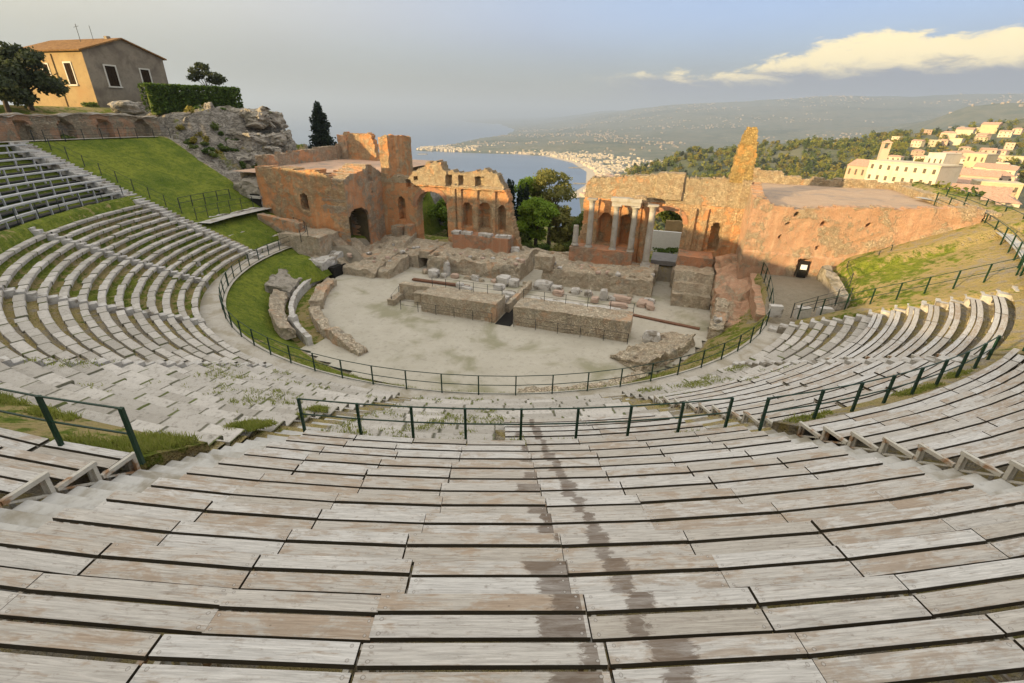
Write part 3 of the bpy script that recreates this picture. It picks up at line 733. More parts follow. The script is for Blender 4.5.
# orchestra floor: one sheet from the stage front to the seats
fv = []; ff = []; NXF, NYF = 80, 60
for j in range(NYF + 1):
    for i in range(NXF + 1):
        s_, d_ = lerp(-16.6, 19.2, i / NXF), lerp(-17.2, 9.0, j / NYF)
        p = st(s_, d_, 0); fv.append((p.x, p.y, -13.80 + fbm(p.x, p.y, 0, .35, 3) * .035))
for j in range(NYF):
    for i in range(NXF): ff.append((j * (NXF + 1) + i, j * (NXF + 1) + i + 1, (j + 1) * (NXF + 1) + i + 1, (j + 1) * (NXF + 1) + i))
keep = []
for f in ff:
    x = sum(fv[i][0] for i in f) / 4; y = sum(fv[i][1] for i in f) / 4; R, a = pol(x, y); s_, d_ = to_st(x, y)
    if (R < 17.3 and not (15.4 < R and -100 < a < -47)) or d_ > -1.0: keep.append(f)
struct(MB().add(fv, keep).build('orchestra_floor', M_FLOOR, smooth=True))

# ------------------------------------------------------------------ ruins: relief walls and rough blocks
def relief(O, U, N, u0, u1, z0, z1, res, mask, depth=None, thick=0.8, jit=0.035, amp=0.06):
    """a masonry wall: a grid of cells where mask(u, z) holds, front face pushed by depth(u, z), closed at every edge and hole"""
    nu, nz_ = max(1, int(round((u1 - u0) / res))), max(1, int(round((z1 - z0) / res)))
    du, dz = (u1 - u0) / nu, (z1 - z0) / nz_
    on = [[mask(u0 + (i + .5) * du, z0 + (j + .5) * dz) for j in range(nz_)] for i in range(nu)]
    vs = []; fs = []; fi = {}; bi = {}
    def node(i, j, back):
        dct = bi if back else fi
        if (i, j) in dct: return dct[(i, j)]
        u, z = u0 + i * du, z0 + j * dz
        w = noise.noise_vector(Vector((u * 1.7 + O[0], z * 1.7, O[1])))
        ju = (random.random() - .5) * 2 * jit; jz = (random.random() - .5) * 2 * jit
        random.seed(hash((i, j, round(u0, 2))) & 0xffff)
        off = (depth(u, z) if depth else 0.0) + w.z * amp if not back else -(thick(u, z) if callable(thick) else thick) + w.x * amp
        p = Vector(O) + U * (u + ju) + UP * (z + jz) + N * off
        vs.append(p); dct[(i, j)] = len(vs) - 1; return dct[(i, j)]
    def isn(i, j): return 0 <= i < nu and 0 <= j < nz_ and on[i][j]
    flip = (U.cross(UP)).dot(N) < 0
    def face(*q): fs.append(tuple(reversed(q)) if flip else tuple(q))
    for i in range(nu):
        for j in range(nz_):
            if not on[i][j]: continue
            a, b, c, d = node(i, j, 0), node(i + 1, j, 0), node(i + 1, j + 1, 0), node(i, j + 1, 0)
            face(a, b, c, d)
            e, f, g_, h = node(i, j, 1), node(i + 1, j, 1), node(i + 1, j + 1, 1), node(i, j + 1, 1)
            face(h, g_, f, e)
            if not isn(i - 1, j): face(e, a, d, h)
            if not isn(i + 1, j): face(b, f, g_, c)
            if not isn(i, j - 1): face(e, f, b, a)
            if not isn(i, j + 1): face(d, c, g_, h)
    return MB().add(vs, fs)

def rough(mb, p, ex, ey, lx, ly, lz, res=0.3, amp=0.12, ztop=None, taper=0.0, freq=1.1, caps=0.5):
    """weathered block: p = corner, lx along ex, ly along ey; five subdivided faces pushed about by noise; ztop(x, y) shapes the top"""
    p = Vector(p); nx, ny, nz_ = max(1, int(lx / res)), max(1, int(ly / res)), max(1, int(lz / res))
    idx = {}; vs = []; fs = []
    def V(i, j, k):
        key = (i, j, k)
        if key in idx: return idx[key]
        x, y = lx * i / nx, ly * j / ny
        top = lz if ztop is None else ztop(x, y)
        t = k / nz_; tp = taper * t
        x2 = x + (lx / 2 - x) * tp; y2 = y + (ly / 2 - y) * tp
        q = p + ex * x2 + ey * y2 + UP * (top * t)
        n_ = noise.noise_vector(q * freq) + noise.noise_vector(q * freq * 2.7) * caps
        q = q + n_ * (amp if k else amp * .5)
        vs.append(q); idx[key] = len(vs) - 1; return idx[key]
    for i in range(nx):
        for k in range(nz_):
            fs.append((V(i, 0, k), V(i + 1, 0, k), V(i + 1, 0, k + 1), V(i, 0, k + 1)))
            fs.append((V(i + 1, ny, k), V(i, ny, k), V(i, ny, k + 1), V(i + 1, ny, k + 1)))
    for j in range(ny):
        for k in range(nz_):
            fs.append((V(0, j + 1, k), V(0, j, k), V(0, j, k + 1), V(0, j + 1, k + 1)))
            fs.append((V(nx, j, k), V(nx, j + 1, k), V(nx, j + 1, k + 1), V(nx, j, k + 1)))
    for i in range(nx):
        for j in range(ny):
            fs.append((V(i, j, nz_), V(i + 1, j, nz_), V(i + 1, j + 1, nz_), V(i, j + 1, nz_)))
    return mb.add(vs, fs)
def rblock(name, m, s0, s1, d0, d1, z0, z1, parent=None, res=.3, amp=.12, ztop=None, taper=0., freq=1.1):
    mb = MB(); rough(mb, st(s0, d0, z0), ES, ED, s1 - s0, d1 - d0, z1 - z0, res, amp, ztop, taper, freq)
    return mb.build(name, m, parent)
def arch_hit(u, z, c, w, z0, zs, zt):
    """inside an arched opening of half width w centred on c, from z0, springing at zs, crown zt"""
    x = (u - c) / w
    if abs(x) > 1 or z < z0: return False
    return z < zs + (zt - zs) * sqrt(max(0, 1 - x * x))
def arch_ring(O, U, N, c, w, zs, zt, t, m, parent, proud=0.07, n=20):
    mb = MB(); vs = []; fs = []
    for k in range(n + 1):
        th = pi * k / n
        for (rw, rz) in ((w, zt - zs), (w + t, zt - zs + t)):
            for pr in (proud, -0.35):
                vs.append(Vector(O) + U * (c - cos(th) * rw) + UP * (zs + sin(th) * rz) + N * pr)
    for k in range(n):
        a, b = k * 4, k * 4 + 4
        fs += [(a, a + 2, b + 2, b), (a + 1, a, b, b + 1), (a + 2, a + 3, b + 3, b + 2)]
    fs += [(0, 1, 3, 2), (n * 4, n * 4 + 2, n * 4 + 3, n * 4 + 1)]
    return mb.add(vs, fs).build('arch_ring', m, parent)

# --- left half of the stage building
T = thing('ruined_stage_wall', st(-8, 7.8, -12.2), 'ruined brick stage wall, left part, with one open arch and four niches', 'ruin')
O = st(0, 7.8, 0); NF = -ED
def topL(u):
    b = interp([(-15.4, -6.0), (-14.3, -5.8), (-13.0, -6.0), (-12.2, -5.2), (-11.0, -4.8), (-10.7, -4.3), (-9.2, -4.2), (-8.95, -4.9), (-7.6, -5.0), (-6.8, -5.15), (-5.3, -4.85), (-4.4, -4.7), (-3.4, -5.0), (-2.9, -5.6)], u)
    return b + nz(u, 0, 3, 2.3) * .22 + nz(u, 0, 9, 6) * .12
def rightL(z): return interp([(-12.4, -1.0), (-11.2, -1.2), (-9.2, -1.8), (-7.3, -2.15), (-6.4, -2.5), (-5.5, -3.0), (-4.5, -3.2)], z) + nz(0, z, 5, 2.5) * .15
ARCL = (-10.45, 1.75, -12.4, -8.7, -7.05)
NICHL = [(-14.0, .40, -10.3, -8.3, -7.85), (-6.45, .42, -10.3, -8.3, -7.9), (-4.55, .55, -10.4, -8.25, -7.8), (-2.75, .38, -10.35, -8.3, -7.95)]
HOLEL = [(-8.35, .30, -6.35, -5.35), (-7.05, .22, -6.3, -5.4), (-5.15, .42, -6.3, -5.4), (-13.0, .25, -6.8, -6.1), (-12.1, .22, -6.1, -5.7)]
def mL(u, z): return z < topL(u) and u < rightL(z) and not arch_hit(u, z, *ARCL)
def dL(u, z):
    for n_ in NICHL:
        if arch_hit(u, z, *n_): return -0.8
    for c, w, a, b in HOLEL:
        if abs(u - c) < w and a < z < b: return -0.5
    o_ = 0.0
    for c in (-7.25, -5.5, -3.55):
        if abs(u - c) < .24 and z < -6.3: o_ = .20
    if -8.6 < u < -7.7 and z < -6.2: o_ = .22
    if -12.3 < u < -8.5 and z > -6.55: o_ = .16
    if abs(z + 6.45) < .13 and u > -12.4: o_ = .24
    return o_
relief(O, ES, NF, -16.5, -1.0, -12.4, -6.45, .11, mL, dL, 1.3).build('wall', M_SCAENA, T)
relief(O, ES, NF, -16.5, -1.0, -6.45, -3.9, .11, mL, dL, lambda u, z: 1.25).build('upper_wall', M_SCTOP, T)
arch_ring(O, ES, NF, ARCL[0], ARCL[1], ARCL[3], ARCL[4], .42, M_BRICK, T)
rblock('plinth', M_BRICK, -7.35, -1.45, 5.95, 7.75, -12.25, -10.72, T, .3, .05)
rblock('podium', M_PODIUM, -8.75, 0.85, 2.95, 7.7, -13.9, -12.1, T, .28, .16, lambda x, y: 1.5 + min(.35, y * .12) + nz(x, y, 2, 1.3) * .26, .03)
rblock('podium_return', M_PODIUM, -15.5, -9.75, 3.2, 7.7, -13.9, -12.0, T, .28, .18, lambda x, y: 1.35 + .12 * y + nz(x, y, 4, 1.1) * .25, .03)
mb = MB(); rough(mb, st(-9.75, 3.4, -12.75), ES, ED, 1.0, 4.3, .65, .25, .05); mb.build('door_lintel', M_PODIUM, T)
rblock('pedestal', M_SHADE, -14.7, -13.5, 6.6, 7.75, -12.2, -10.7, T, .25, .1)
rblock('pedestal', M_SHADE, -13.3, -12.5, 6.8, 7.75, -12.2, -10.5, T, .25, .08)
for k, (s_, w_) in enumerate(((-7.0, .42), (-5.9, .5), (-4.2, .45), (-3.6, .35), (-2.4, .4), (-1.75, .4))):
    o = rblock('stone_slab', M_BLOCK, s_ - w_, s_ + w_, 5.92 + .1 * (k % 3), 6.75, -10.74, -10.46, None, .2, .05)
    tag(o, ['flat pale stone slab at the left end of the brick plinth by the open arch', 'second flat stone slab on the left brick plinth, under the first niche', 'flat stone slab on the left brick plinth between two niches', 'small flat stone on the left brick plinth beside the middle niche', 'flat pale stone slab on the left brick plinth below the last niche', 'flat stone slab at the right end of the left brick plinth'][k], 'stone slab', 'stone slabs lying on the plinth')

# --- right half of the stage building
T = thing('ruined_stage_wall', st(12, 7.8, -12.2), 'ruined brick stage wall, right part, with columns in front and a tall jagged pier', 'ruin')
def topR(u):
    b = interp([(5.2, -6.0), (5.45, -5.2), (5.8, -4.85), (7, -4.8), (9.1, -4.55), (11.3, -4.35), (11.44, -4.33), (11.46, -4.14), (13.78, -4.1), (13.82, -4.45), (15.7, -4.42), (17.4, -4.25), (18.9, -4.4)], u)
    return b + nz(u, 0, 13, 2.3) * .10 + nz(u, 0, 19, 6) * .07
def leftR(z): return interp([(-12.5, 5.0), (-10.6, 5.05), (-8.2, 5.4), (-6.8, 5.25), (-5.5, 5.3), (-4.8, 5.75)], z) + nz(0, z, 15, 2.5) * .12
ARCR = (12.88, 1.3, -13.9, -8.3, -7.2)
NICHR = [(7.42, .56, -10.6, -8.4, -7.85), (9.25, .48, -10.8, -8.4, -7.9), (16.95, .36, -10.4, -8.4, -7.95)]
def mR(u, z):
    lo = -8.3 if z > -8.3 else z
    lft = 11.58 if z > -12.4 else 12.3
    return z < topR(u) and u > leftR(z) and not (arch_hit(u, z, *ARCR) and u > lft)
def dR(u, z):
    for n_ in NICHR:
        if arch_hit(u, z, *n_): return -0.85
    o_ = 0.0
    for c, w in ((6.4, .3), (8.4, .3), (10.2, .3), (10.9, .25)):
        if abs(u - c) < w and z < -6.7: o_ = .16
    for c, w in ((14.9, .28), (15.9, .26), (17.9, .35)):
        if abs(u - c) < w and z < -6.9: o_ = .22
    if 11.46 < u < 13.78 and z > -6.3: o_ = .22
    if u > 18.2: o_ = .35
    if z > -5.9 + nz(u, 0, 4, 1.0) * .4: o_ -= .06
    return o_
relief(O, ES, NF, 4.9, 18.95, -13.9, -6.6, .11, mR, dR, 1.3).build('wall', M_SCAENA, T)
relief(O, ES, NF, 4.9, 18.95, -6.6, -3.9, .11, mR, dR, 1.25).build('upper_wall', M_SCTOP, T)
arch_ring(O, ES, NF, ARCR[0], ARCR[1], ARCR[3], ARCR[4], .40, M_BRICK, T)
def towm(u, z): return interp([(-4.6, 17.25), (-2.1, 17.42), (-.7, 17.65), (-.3, 17.9)], z) + nz(0, z, 7, 2) * .12 < u < interp([(-4.6, 18.95), (-2.0, 18.8), (-.3, 18.45)], z) + nz(0, z, 17, 3) * .1 and z < -.45 + nz(u, 0, 21, 3) * .2
relief(st(0, 7.75, 0), ES, NF, 17.0, 19.2, -4.6, -.2, .11, towm, None, lambda u, z: 1.7 - .5 * ss(-4, -.5, z), .05, .10).build('jagged_pier', M_GOLD, T)
rblock('plinth', M_BRICK, 4.6, 10.35, 5.85, 7.75, -12.3, -10.8, T, .3, .05)
rblock('podium', M_PODIUM, 2.7, 12.6, 3.15, 7.7, -13.9, -12.1, T, .28, .13, lambda x, y: 1.5 + min(.4, y * .13) + nz(x, y, 12, 1.3) * .24, .04)
rblock('lower_podium', M_PODIUM, 14.15, 17.15, 1.85, 5.4, -13.9, -11.1, T, .25, .10, lambda x, y: 1.15 + (.75 if y > .7 else 0) + (.75 if y > 1.4 else 0) + nz(x, y, 5, 1.4) * .1)
rblock('plinth', M_BRICK, 14.2, 17.0, 5.15, 7.7, -12.4, -10.5, T, .25, .10)
rblock('buttress', M_VERR, 17.1, 18.8, 4.2, 7.6, -13.9, -10.6, T, .25, .16, lambda x, y: 1.2 + y * .55 + nz(x, y, 6, 1.4) * .25)
mb = MB(); rough(mb, st(11.9, 8.9, -12.45), ES, ED, 2.6, 3.2, .42, .3, .03); mb.build('door_slab', m_simple('grey_slab', (.16, .15, .14), (.22, .21, .20), 2), T)
mb = MB(); rough(mb, st(12.35, 6.6, -13.9), ES, ED, .35, 5.5, 1.5, .3, .05); rough(mb, st(13.95, 6.6, -13.9), ES, ED, .35, 5.5, 1.5, .3, .05); rough(mb, st(12.6, 12, -13.9), ES, ED, 1.5, .3, 1.5, .3, .03); mb.build('passage_wall', M_PODIUM, T)
# columns
def column(s_, d_, z0, z1, r, ped=None, cap=True, label='', stub=False):
    t = thing('stone_column', st(s_, d_, z0), label, 'column', 'columns standing before the stage wall')
    zb = z0
    if ped: mb = MB(); mb.box(st(s_, d_, z0), ES, ED, UP, r * 1.35, r * 1.35, ped, .015); mb.build('pedestal', M_BLOCK, t); zb = z0 + ped
    mb = MB(); mb.lathe(st(s_, d_, zb), [(r * 1.32, 0), (r * 1.34, .07), (r * 1.22, .12), (r * 1.12, .15), (r * 1.2, .19), (r * 1.02, .24)], 16); mb.build('column_base', M_MARBLE, t, True)
    ze = z1 - (.52 if cap else 0)
    prof_ = [(r, 0), (r * 1.02, .1)] + [(r * (1.0 - .13 * (i / 9) ** 1.6) + .012 * nz(i, s_, 1, 3), .1 + (ze - zb - .34) * i / 9) for i in range(1, 10)]
    mb = MB(); mb.lathe(st(s_, d_, zb + .24), prof_, 18); mb.build('shaft', M_MARBLE, t, True)
    if cap:
        mb = MB(); mb.lathe(st(s_, d_, ze), [(r * .86, 0), (r * .95, .04), (r * .90, .08), (r * .98, .2), (r * 1.22, .32), (r * 1.45, .42)], 12)
        mb.box(st(s_, d_, ze + .42), ES, ED, UP, r * 1.5, r * 1.5, .10, .03); mb.build('capital', M_MARBLE, t)
    return t
column(5.0, 6.45, -10.75, -8.9, .27, None, False, 'broken stub of a grey column at the left end of the plinth')
column(6.28, 6.4, -10.8, -6.45, .27, None, True, 'slim grey column, leftmost of the full columns on the brick plinth')
column(8.48, 6.4, -10.82, -6.8, .27, None, True, 'grey column under the left end of the white entablature block')
column(10.08, 6.4, -10.84, -6.8, .27, None, True, 'grey column under the right end of the white entablature block')
column(11.55, 6.3, -12.6, -6.6, .30, .8, True, 'tallest grey column on a white pedestal beside the open doorway')
mb = MB(); rough(mb, st(8.05, 6.05, -6.79), ES, ED, 2.45, .7, .30, .2, .02); rough(mb, st(7.95, 5.95, -6.5), ES, ED, 2.6, .85, .30, .2, .05)
tag(mb.build('entablature_block', M_MARBLE), 'pale carved entablature block lying across two of the columns', 'stone block')
mb = MB(); rough(mb, st(9.9, 6.0, -6.22), ES, ED, .95, .8, .25, .2, .06); tag(mb.build('dark_stone', M_SHADE), 'dark weathered stone on top of the entablature block', 'stone')

# --- side wings (left): brick walls around a flat terrace
T = thing('brick_side_wing', st(-21, 6, -11), 'massive orange brick side wing on the left with a flat gravel terrace on top', 'ruin')
def topA(u): return interp([(-26.4, -5.0), (-23, -5.0), (-19.3, -5.0), (-18.2, -5.25), (-17.4, -5.8), (-16.6, -5.95), (-15.7, -5.6)], u) + nz(u, 0, 31, 2.2) * .12 + nz(u, 0, 35, 7) * .06
DOORA = (-20.95, .42, -8.75, -7.6, -7.2)
def dA(u, z):
    if arch_hit(u, z, *DOORA): return -1.3
    if abs(u + 18.0) < .12 and abs(z + 6.95) < .12: return -.4
    if abs(u + 17.2) < .35 and z > -6.6: return -.15
    return nz(u, z, 3, .5) * .10
relief(st(0, 1.6, 0), ES, -ED, -26.3, -16.2, -11.8, -4.7, .12, lambda u, z: z < topA(u), dA, lambda u, z: 1.6 if u < -19.2 else .12, .03, .06).build('front_wall', M_ORANGE, T)
def topB(u): return interp([(1.6, -5.7), (2.9, -5.25), (4.4, -5.1), (5.9, -4.65), (6.6, -4.9), (7.9, -5.5)], u) + nz(u, 0, 41, 2.2) * .14 + nz(u, 0, 45, 7) * .07
ARCB = (3.35, 1.62, -12.6, -9.6, -8.5)
def dB(u, z):
    if arch_hit(u, z, *ARCB): return -2.3
    if 5.5 < u < 6.2 and z > -6.3: return -.3
    if abs(u - 6.0) < .1 and abs(z + 7.3) < .1: return -.3
    return nz(u, z, 8, .5) * .10
relief(st(-16.2, 0, 0), ED, ES, 1.65, 7.85, -13.9, -4.4, .12, lambda u, z: z < topB(u), dB, 2.7, .03, .06).build('arched_wall', M_SHADE, T)
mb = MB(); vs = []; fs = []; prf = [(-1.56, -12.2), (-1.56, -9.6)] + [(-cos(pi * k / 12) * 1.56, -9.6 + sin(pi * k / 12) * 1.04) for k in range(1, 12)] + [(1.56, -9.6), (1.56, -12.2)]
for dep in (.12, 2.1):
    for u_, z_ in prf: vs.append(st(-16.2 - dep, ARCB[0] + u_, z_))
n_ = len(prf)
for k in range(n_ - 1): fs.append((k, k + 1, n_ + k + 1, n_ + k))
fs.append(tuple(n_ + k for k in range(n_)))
mb.add(vs, fs).build('arch_shade_lining', M_LINING, T)  # added lining that paints the shade inside the arch recess
struct_t = MB(); vs = []
for j in range(15):
    for i in range(13):
        s_, d_ = lerp(-30.2, -16.5, i / 12), lerp(2.2, 24.2, j / 14); p = st(s_, d_, -5.62 + nz(s_, d_, 0, .5) * .08); vs.append(p)
struct_t.add(vs, [(j * 13 + i, j * 13 + i + 1, (j + 1) * 13 + i + 1, (j + 1) * 13 + i) for j in range(14) for i in range(12)]).build('terrace', M_TERR, T, True)
rblock('rear_skirt', M_SHADE, -30.3, -19.2, 3.4, 24.3, -14, -5.9, T, 1.0, .1)
rblock('tower_stub', M_ORANGE, -16.15, -15.1, 7.85, 12.6, -6.2, -2.05, T, .25, .10, lambda x, y: 4.1 + nz(x, y, 51, 1.4) * .25)
def topW(u): return interp([(8.0, -4.6), (9, -4.3), (14, -4.15), (20, -3.9), (21, -3.4)], u) + nz(u, 0, 61, 1.5) * .12
relief(st(-30.0, 0, 0), ED, ES, 8.0, 21.5, -6.5, -3.0, .2, lambda u, z: z < topW(u), None, .7, .05, .1).build('parapet_wall', M_SHADE, T)
def mW(u, z): return -29.6 + nz(0, z, 66, 2) * .15 < u < interp([(-5.8, -24.6), (-3.5, -25.0), (-2.3, -25.4)], z) + nz(0, z, 62, 2.5) * .25 and z < -2.4 + nz(u, 0, 63, 2) * .15
relief(st(0, 20.2, 0), ES, -ED, -30.0, -24.0, -6.0, -2.0, .15, mW, None, .9, .05, .08).build('back_wall', M_ORANGE, T)
rblock('wall_stub', M_SHADE, -30.4, -29.0, 20.0, 21.4, -6, -2.7, T, .3, .15)
rblock('wall_stub', M_SHADE, -31.2, -29.6, 6.6, 8.2, -6.5, -4.4, T, .3, .2)

tag(rblock('rubble_slope', M_PODIUM, -16.6, -12.4, 2.9, 7.7, -13.6, -11.6, None, .25, .22, lambda x, y: .75 + y * .17 + nz(x, y, 3, .9) * .4 + .5 * ss(1.2, 2.6, y) * ss(1.0, 2.2, x)), 'heap of rubble against the foot of the arched wall of the left wing', 'rubble heap')
# --- right wing
T = thing('brick_side_wing', st(24, 6, -11), 'long sunlit brick side wing on the right with a brown earth terrace on top', 'ruin')
def topV(u): return interp([(18.6, -5.0), (19.2, -5.0), (20, -5.4), (22, -5.55), (24.5, -5.15), (27, -5.1), (30, -4.95), (32, -4.7)], u) + nz(u, 0, 71, 1.6) * .14 + nz(u, 0, 75, 6) * .06
def dV(u, z):
    if 22.55 < u < 23.25 and -10.4 < z < -9.0: return -.45
    for c, h in ((21.2, -6.6), (20.9, -7.6), (23.4, -6.4), (23.5, -8.1), (21.6, -5.9), (26.2, -6.3)):
        if abs(u - c) < .11 and abs(z - h) < .10: return -.35
    return nz(u, z, 18, .4) * .14 + (.10 if z < -8.8 else 0)
relief(st(0, 2.1, 0), ES, -ED, 18.7, 32.2, -11.2, -4.4, .13, lambda u, z: z < topV(u), dV, .9, .03, .07).build('front_wall', M_VERR, T)
relief(st(18.85, 0, 0), ED, -ES, 2.2, 7.9, -13.9, -4.5, .14, lambda u, z: z < interp([(2, -5.3), (5, -5.1), (6.2, -4.9), (8, -4.5)], u) + nz(u, 0, 77, 2) * .2, lambda u, z: nz(u, z, 8, .5) * .1, .8, .03, .07).build('inner_wall', M_VERR, T)
mb = MB(); vs = []
for j in range(13):
    for i in range(13):
        s_, d_ = lerp(19.5, 32.5, i / 12), lerp(2.7, 18.6, j / 12); p = st(s_, d_, -5.55 + nz(s_, d_, 3, .5) * .1); vs.append(p)
mb.add(vs, [(j * 13 + i, j * 13 + i + 1, (j + 1) * 13 + i + 1, (j + 1) * 13 + i) for j in range(12) for i in range(12)]).build('terrace', M_TERR2, T, True)
rblock('rear_skirt', M_SHADE, 19.6, 32.4, 3.0, 18.8, -14, -5.95, T, 1.0, .1)
def topP(u): return interp([(19.5, -4.2), (22.8, -4.5), (23, -4.9), (26, -4.9), (29, -4.8), (32.5, -4.9)], u) + nz(u, 0, 81, 1.5) * .12
relief(st(0, 18.4, 0), ES, -ED, 19.2, 32.6, -6.2, -4.0, .2, lambda u, z: z < topP(u), None, .8, .05, .12).build('parapet_wall', M_SCTOP, T)
relief(st(32.3, 0, 0), ED, -ES, 2.3, 18.6, -9, -3.8, .2, lambda u, z: z < interp([(2, -5.0), (9, -5.1), (18.6, -4.9)], u) + nz(u, 0, 83, 1.5) * .12, None, .9, .05, .14).build('parapet_wall', M_SCTOP, T)
# info panel inside the small doorway
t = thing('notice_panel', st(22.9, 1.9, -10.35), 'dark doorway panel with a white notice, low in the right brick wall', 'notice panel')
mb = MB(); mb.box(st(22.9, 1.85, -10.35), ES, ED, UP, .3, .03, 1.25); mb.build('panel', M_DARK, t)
mb = MB(); mb.box(st(22.92, 1.8, -9.75), ES, ED, UP, .21, .012, .36); mb.build('notice', M_SIGN, t)

# --- the excavated front wall of the stage platform
t = thing('stage_front_wall', st(-2.4, -6, -13.8), 'low excavated rubble wall across the orchestra, left of the central trench', 'low wall', 'excavated stage front walls')
rblock('wall', M_PODIUM, -4.0, 2.1, -6.85, -4.7, -13.9, -12.35, t, .22, .06)
rblock('step_wall', M_PODIUM, -7.0, -4.0, -4.95, -4.2, -13.9, -12.5, t, .22, .07)
rblock('side_wall', M_PODIUM, -7.2, -6.6, -6.6, -4.3, -13.9, -13.3, t, .22, .08)
rblock('pier', M_PODIUM, -5.3, -4.7, -5.7, -5.0, -13.9, -12.8, t, .22, .08)
rblock('rear_strip', M_BLOCK, -4.6, 2.0, -4.68, -3.4, -13.9, -12.9, t, .3, .05)
t = thing('stage_front_wall', st(7.5, -6, -13.8), 'low excavated rubble wall across the orchestra, right of the central trench', 'low wall', 'excavated stage front walls')
rblock('wall', M_PODIUM, 3.45, 11.7, -6.75, -4.7, -13.9, -12.32, t, .22, .06)
rblock('rear_strip', M_BLOCK, 3.6, 10.6, -4.68, -2.6, -13.9, -12.95, t, .3, .05)
mb = MB(); mb.box(st(2.75, -4.9, -13.79), ES, ED, UP, .6, 2.2, .012); struct(mb.build('trench_shade', M_DARK))  # near-black sheet stands in for the shade down in the trench
tag(rblock('trench_wall', M_PODIUM, 2.05, 2.4, -4.6, 1.6, -13.85, -13.1, None, .25, .06), 'rubble side wall of the narrow trench leading back between the podiums', 'low wall')
# ---

# ------------------------------------------------------------------ plank benches
_plank_cache = {}
def plank_mesh(R, h, r0, r1, th=0.045):
    key = ('p', round(R, 2), round(h, 3), r0)
    if key in _plank_cache: return _plank_cache[key]
    n = 1 if h < radians(1.6) else max(2, int(h * 2 * R / 0.7)); mb = MB(); vs = []; fs = []
    for i in range(n + 1):
        ph = lerp(-h, h, i / n)
        for rr, z in ((r0, 0), (r1, 0), (r1, -th), (r0, -th)):
            if z == 0: rr = rr + (0.008 if rr == r0 else -0.008)
            vs.append(((R + rr) * sin(ph), (R + rr) * cos(ph) - R, z))
    for i in range(n):
        a, b = i * 4, i * 4 + 4
        for j in range(4): fs.append((a + j, b + j, b + (j + 1) % 4, a + (j + 1) % 4))
    fs += [(0, 1, 2, 3), (n * 4 + 3, n * 4 + 2, n * 4 + 1, n * 4)]
    mb.add(vs, [tuple(reversed(f)) for f in fs]); me = mb.mesh('plank', M_WOOD); _plank_cache[key] = me; return me
def bracket_mesh():
    if 'b' in _plank_cache: return _plank_cache['b']
    mb = MB(); e = Vector((1, 0, 0)); f = Vector((0, 1, 0))
    mb.box((0, .02, -.095), e, f, UP, .022, .24, .045)
    mb.box((0, -.18, -.42), e, f, UP, .022, .025, .33); mb.box((0, .22, -.42), e, f, UP, .022, .025, .33)
    mb.box((0, .02, -.40), e, f, UP, .018, .2, .03)
    me = mb.mesh('bracket', M_FRAME); _plank_cache['b'] = me; return me
def end_mesh():
    if 'e' in _plank_cache: return _plank_cache['e']
    mb = MB(); e = Vector((1, 0, 0)); f = Vector((0, 1, 0))
    mb.box((0, .06, -.07), e, f, UP, .035, .31, .075)
    mb.box((0, -.20, -.40), e, f, UP, .03, .03, .335)
    mb.add([(-.025, -.17, -.36), (.025, -.17, -.36), (.025, .30, -.07), (-.025, .30, -.07), (-.025, -.11, -.36), (.025, -.11, -.36), (.025, .36, -.07), (-.025, .36, -.07)], [(0, 3, 2, 1), (4, 5, 6, 7), (0, 4, 7, 3), (1, 2, 6, 5)])
    me = mb.mesh('end_frame', M_FRAME); _plank_cache['e'] = me; return me
def bench(R, a0, a1, label, group, gap=.009, jr=0.0, end=0):
    am = (a0 + a1) / 2; h = radians(a1 - a0) / 2 - gap / R
    z = zc(R) + random.gauss(0, .006)
    o = thing('plank_bench', pc(R, am, z), label, 'bench', group, radians(am + 180) + random.gauss(0, .0012))
    h = round(h * R / .02) * .02 / R
    inst('plank', plank_mesh(R, h, -.215, -.036), o, (0, random.gauss(0, .004), random.gauss(0, .003)))
    inst('plank', plank_mesh(R, h, -.004, .208), o, (0, random.gauss(0, .004), random.gauss(0, .003)))
    if end: ph = end * (h + .045 / R); inst('end_frame', end_mesh(), o, (R * sin(ph), R * cos(ph) - R, 0), -ph)
    br = bracket_mesh()
    for s_ in (-1, 1):
        ph = s_ * (h - .06 / R); inst('bracket', br, o, (R * sin(ph), R * cos(ph) - R, 0), -ph)
    return o
TONE = ['silvery', 'greyish', 'brown-flecked', 'weathered']
KR0, KA = 30.5, .6255
cuts = [-7.25, -4.9, -2.4, 0.1, 2.77, 5.1, 7.8, 10.6, 13.35]
GB = 'weathered plank benches on the slope'
for k in range(0, 14):
    R = KR0 + KA * k; a_min = -7.25 if k < 9 else -6.4; vis = [c + (random.uniform(-.22, .22) if 0 < i < 8 and i != 4 else random.uniform(-.03, .03) + max(0, k - 9) * .05 if i == 4 else 0) for i, c in enumerate(cuts)]
    for i in range(8):
        if k >= 12 and (i < 1 or i > 6): continue
        bench(R, vis[i], vis[i + 1], f"weathered plank bench, {ORD[k + 1]} row up from the front railing, {ORD[i + 1]} bench from the left stairs", GB)
for k in range(4, 12):                                               # left of the left stairs
    R = 33.42 + KA * (k - 4); e = -9.75
    for i in range(3 if k < 8 else 2):
        bench(R, e - 2.9 - random.uniform(0, .2), e, f"plank bench left of the left stairs, {ORD[k - 3]} row behind its railing, {ORD[i + 1]} from stairs", GB, end=-1 if i == 0 else 0); e -= 3.1
for k in range(0, 10):                                               # right of the right stairs
    R = 30.95 + KA * k; e = 15.75
    nseg = 8 if k < 3 else 6 if k < 6 else 4
    for i in range(nseg):
        d_ = 2.5 + random.uniform(-.25, .25); bench(R, e, e + d_, f"plank bench right of the right stairs, {ORD[k + 1]} row above its railing, {ORD[i + 1]} from stairs", GB, end=1 if i == 0 else 0); e += d_
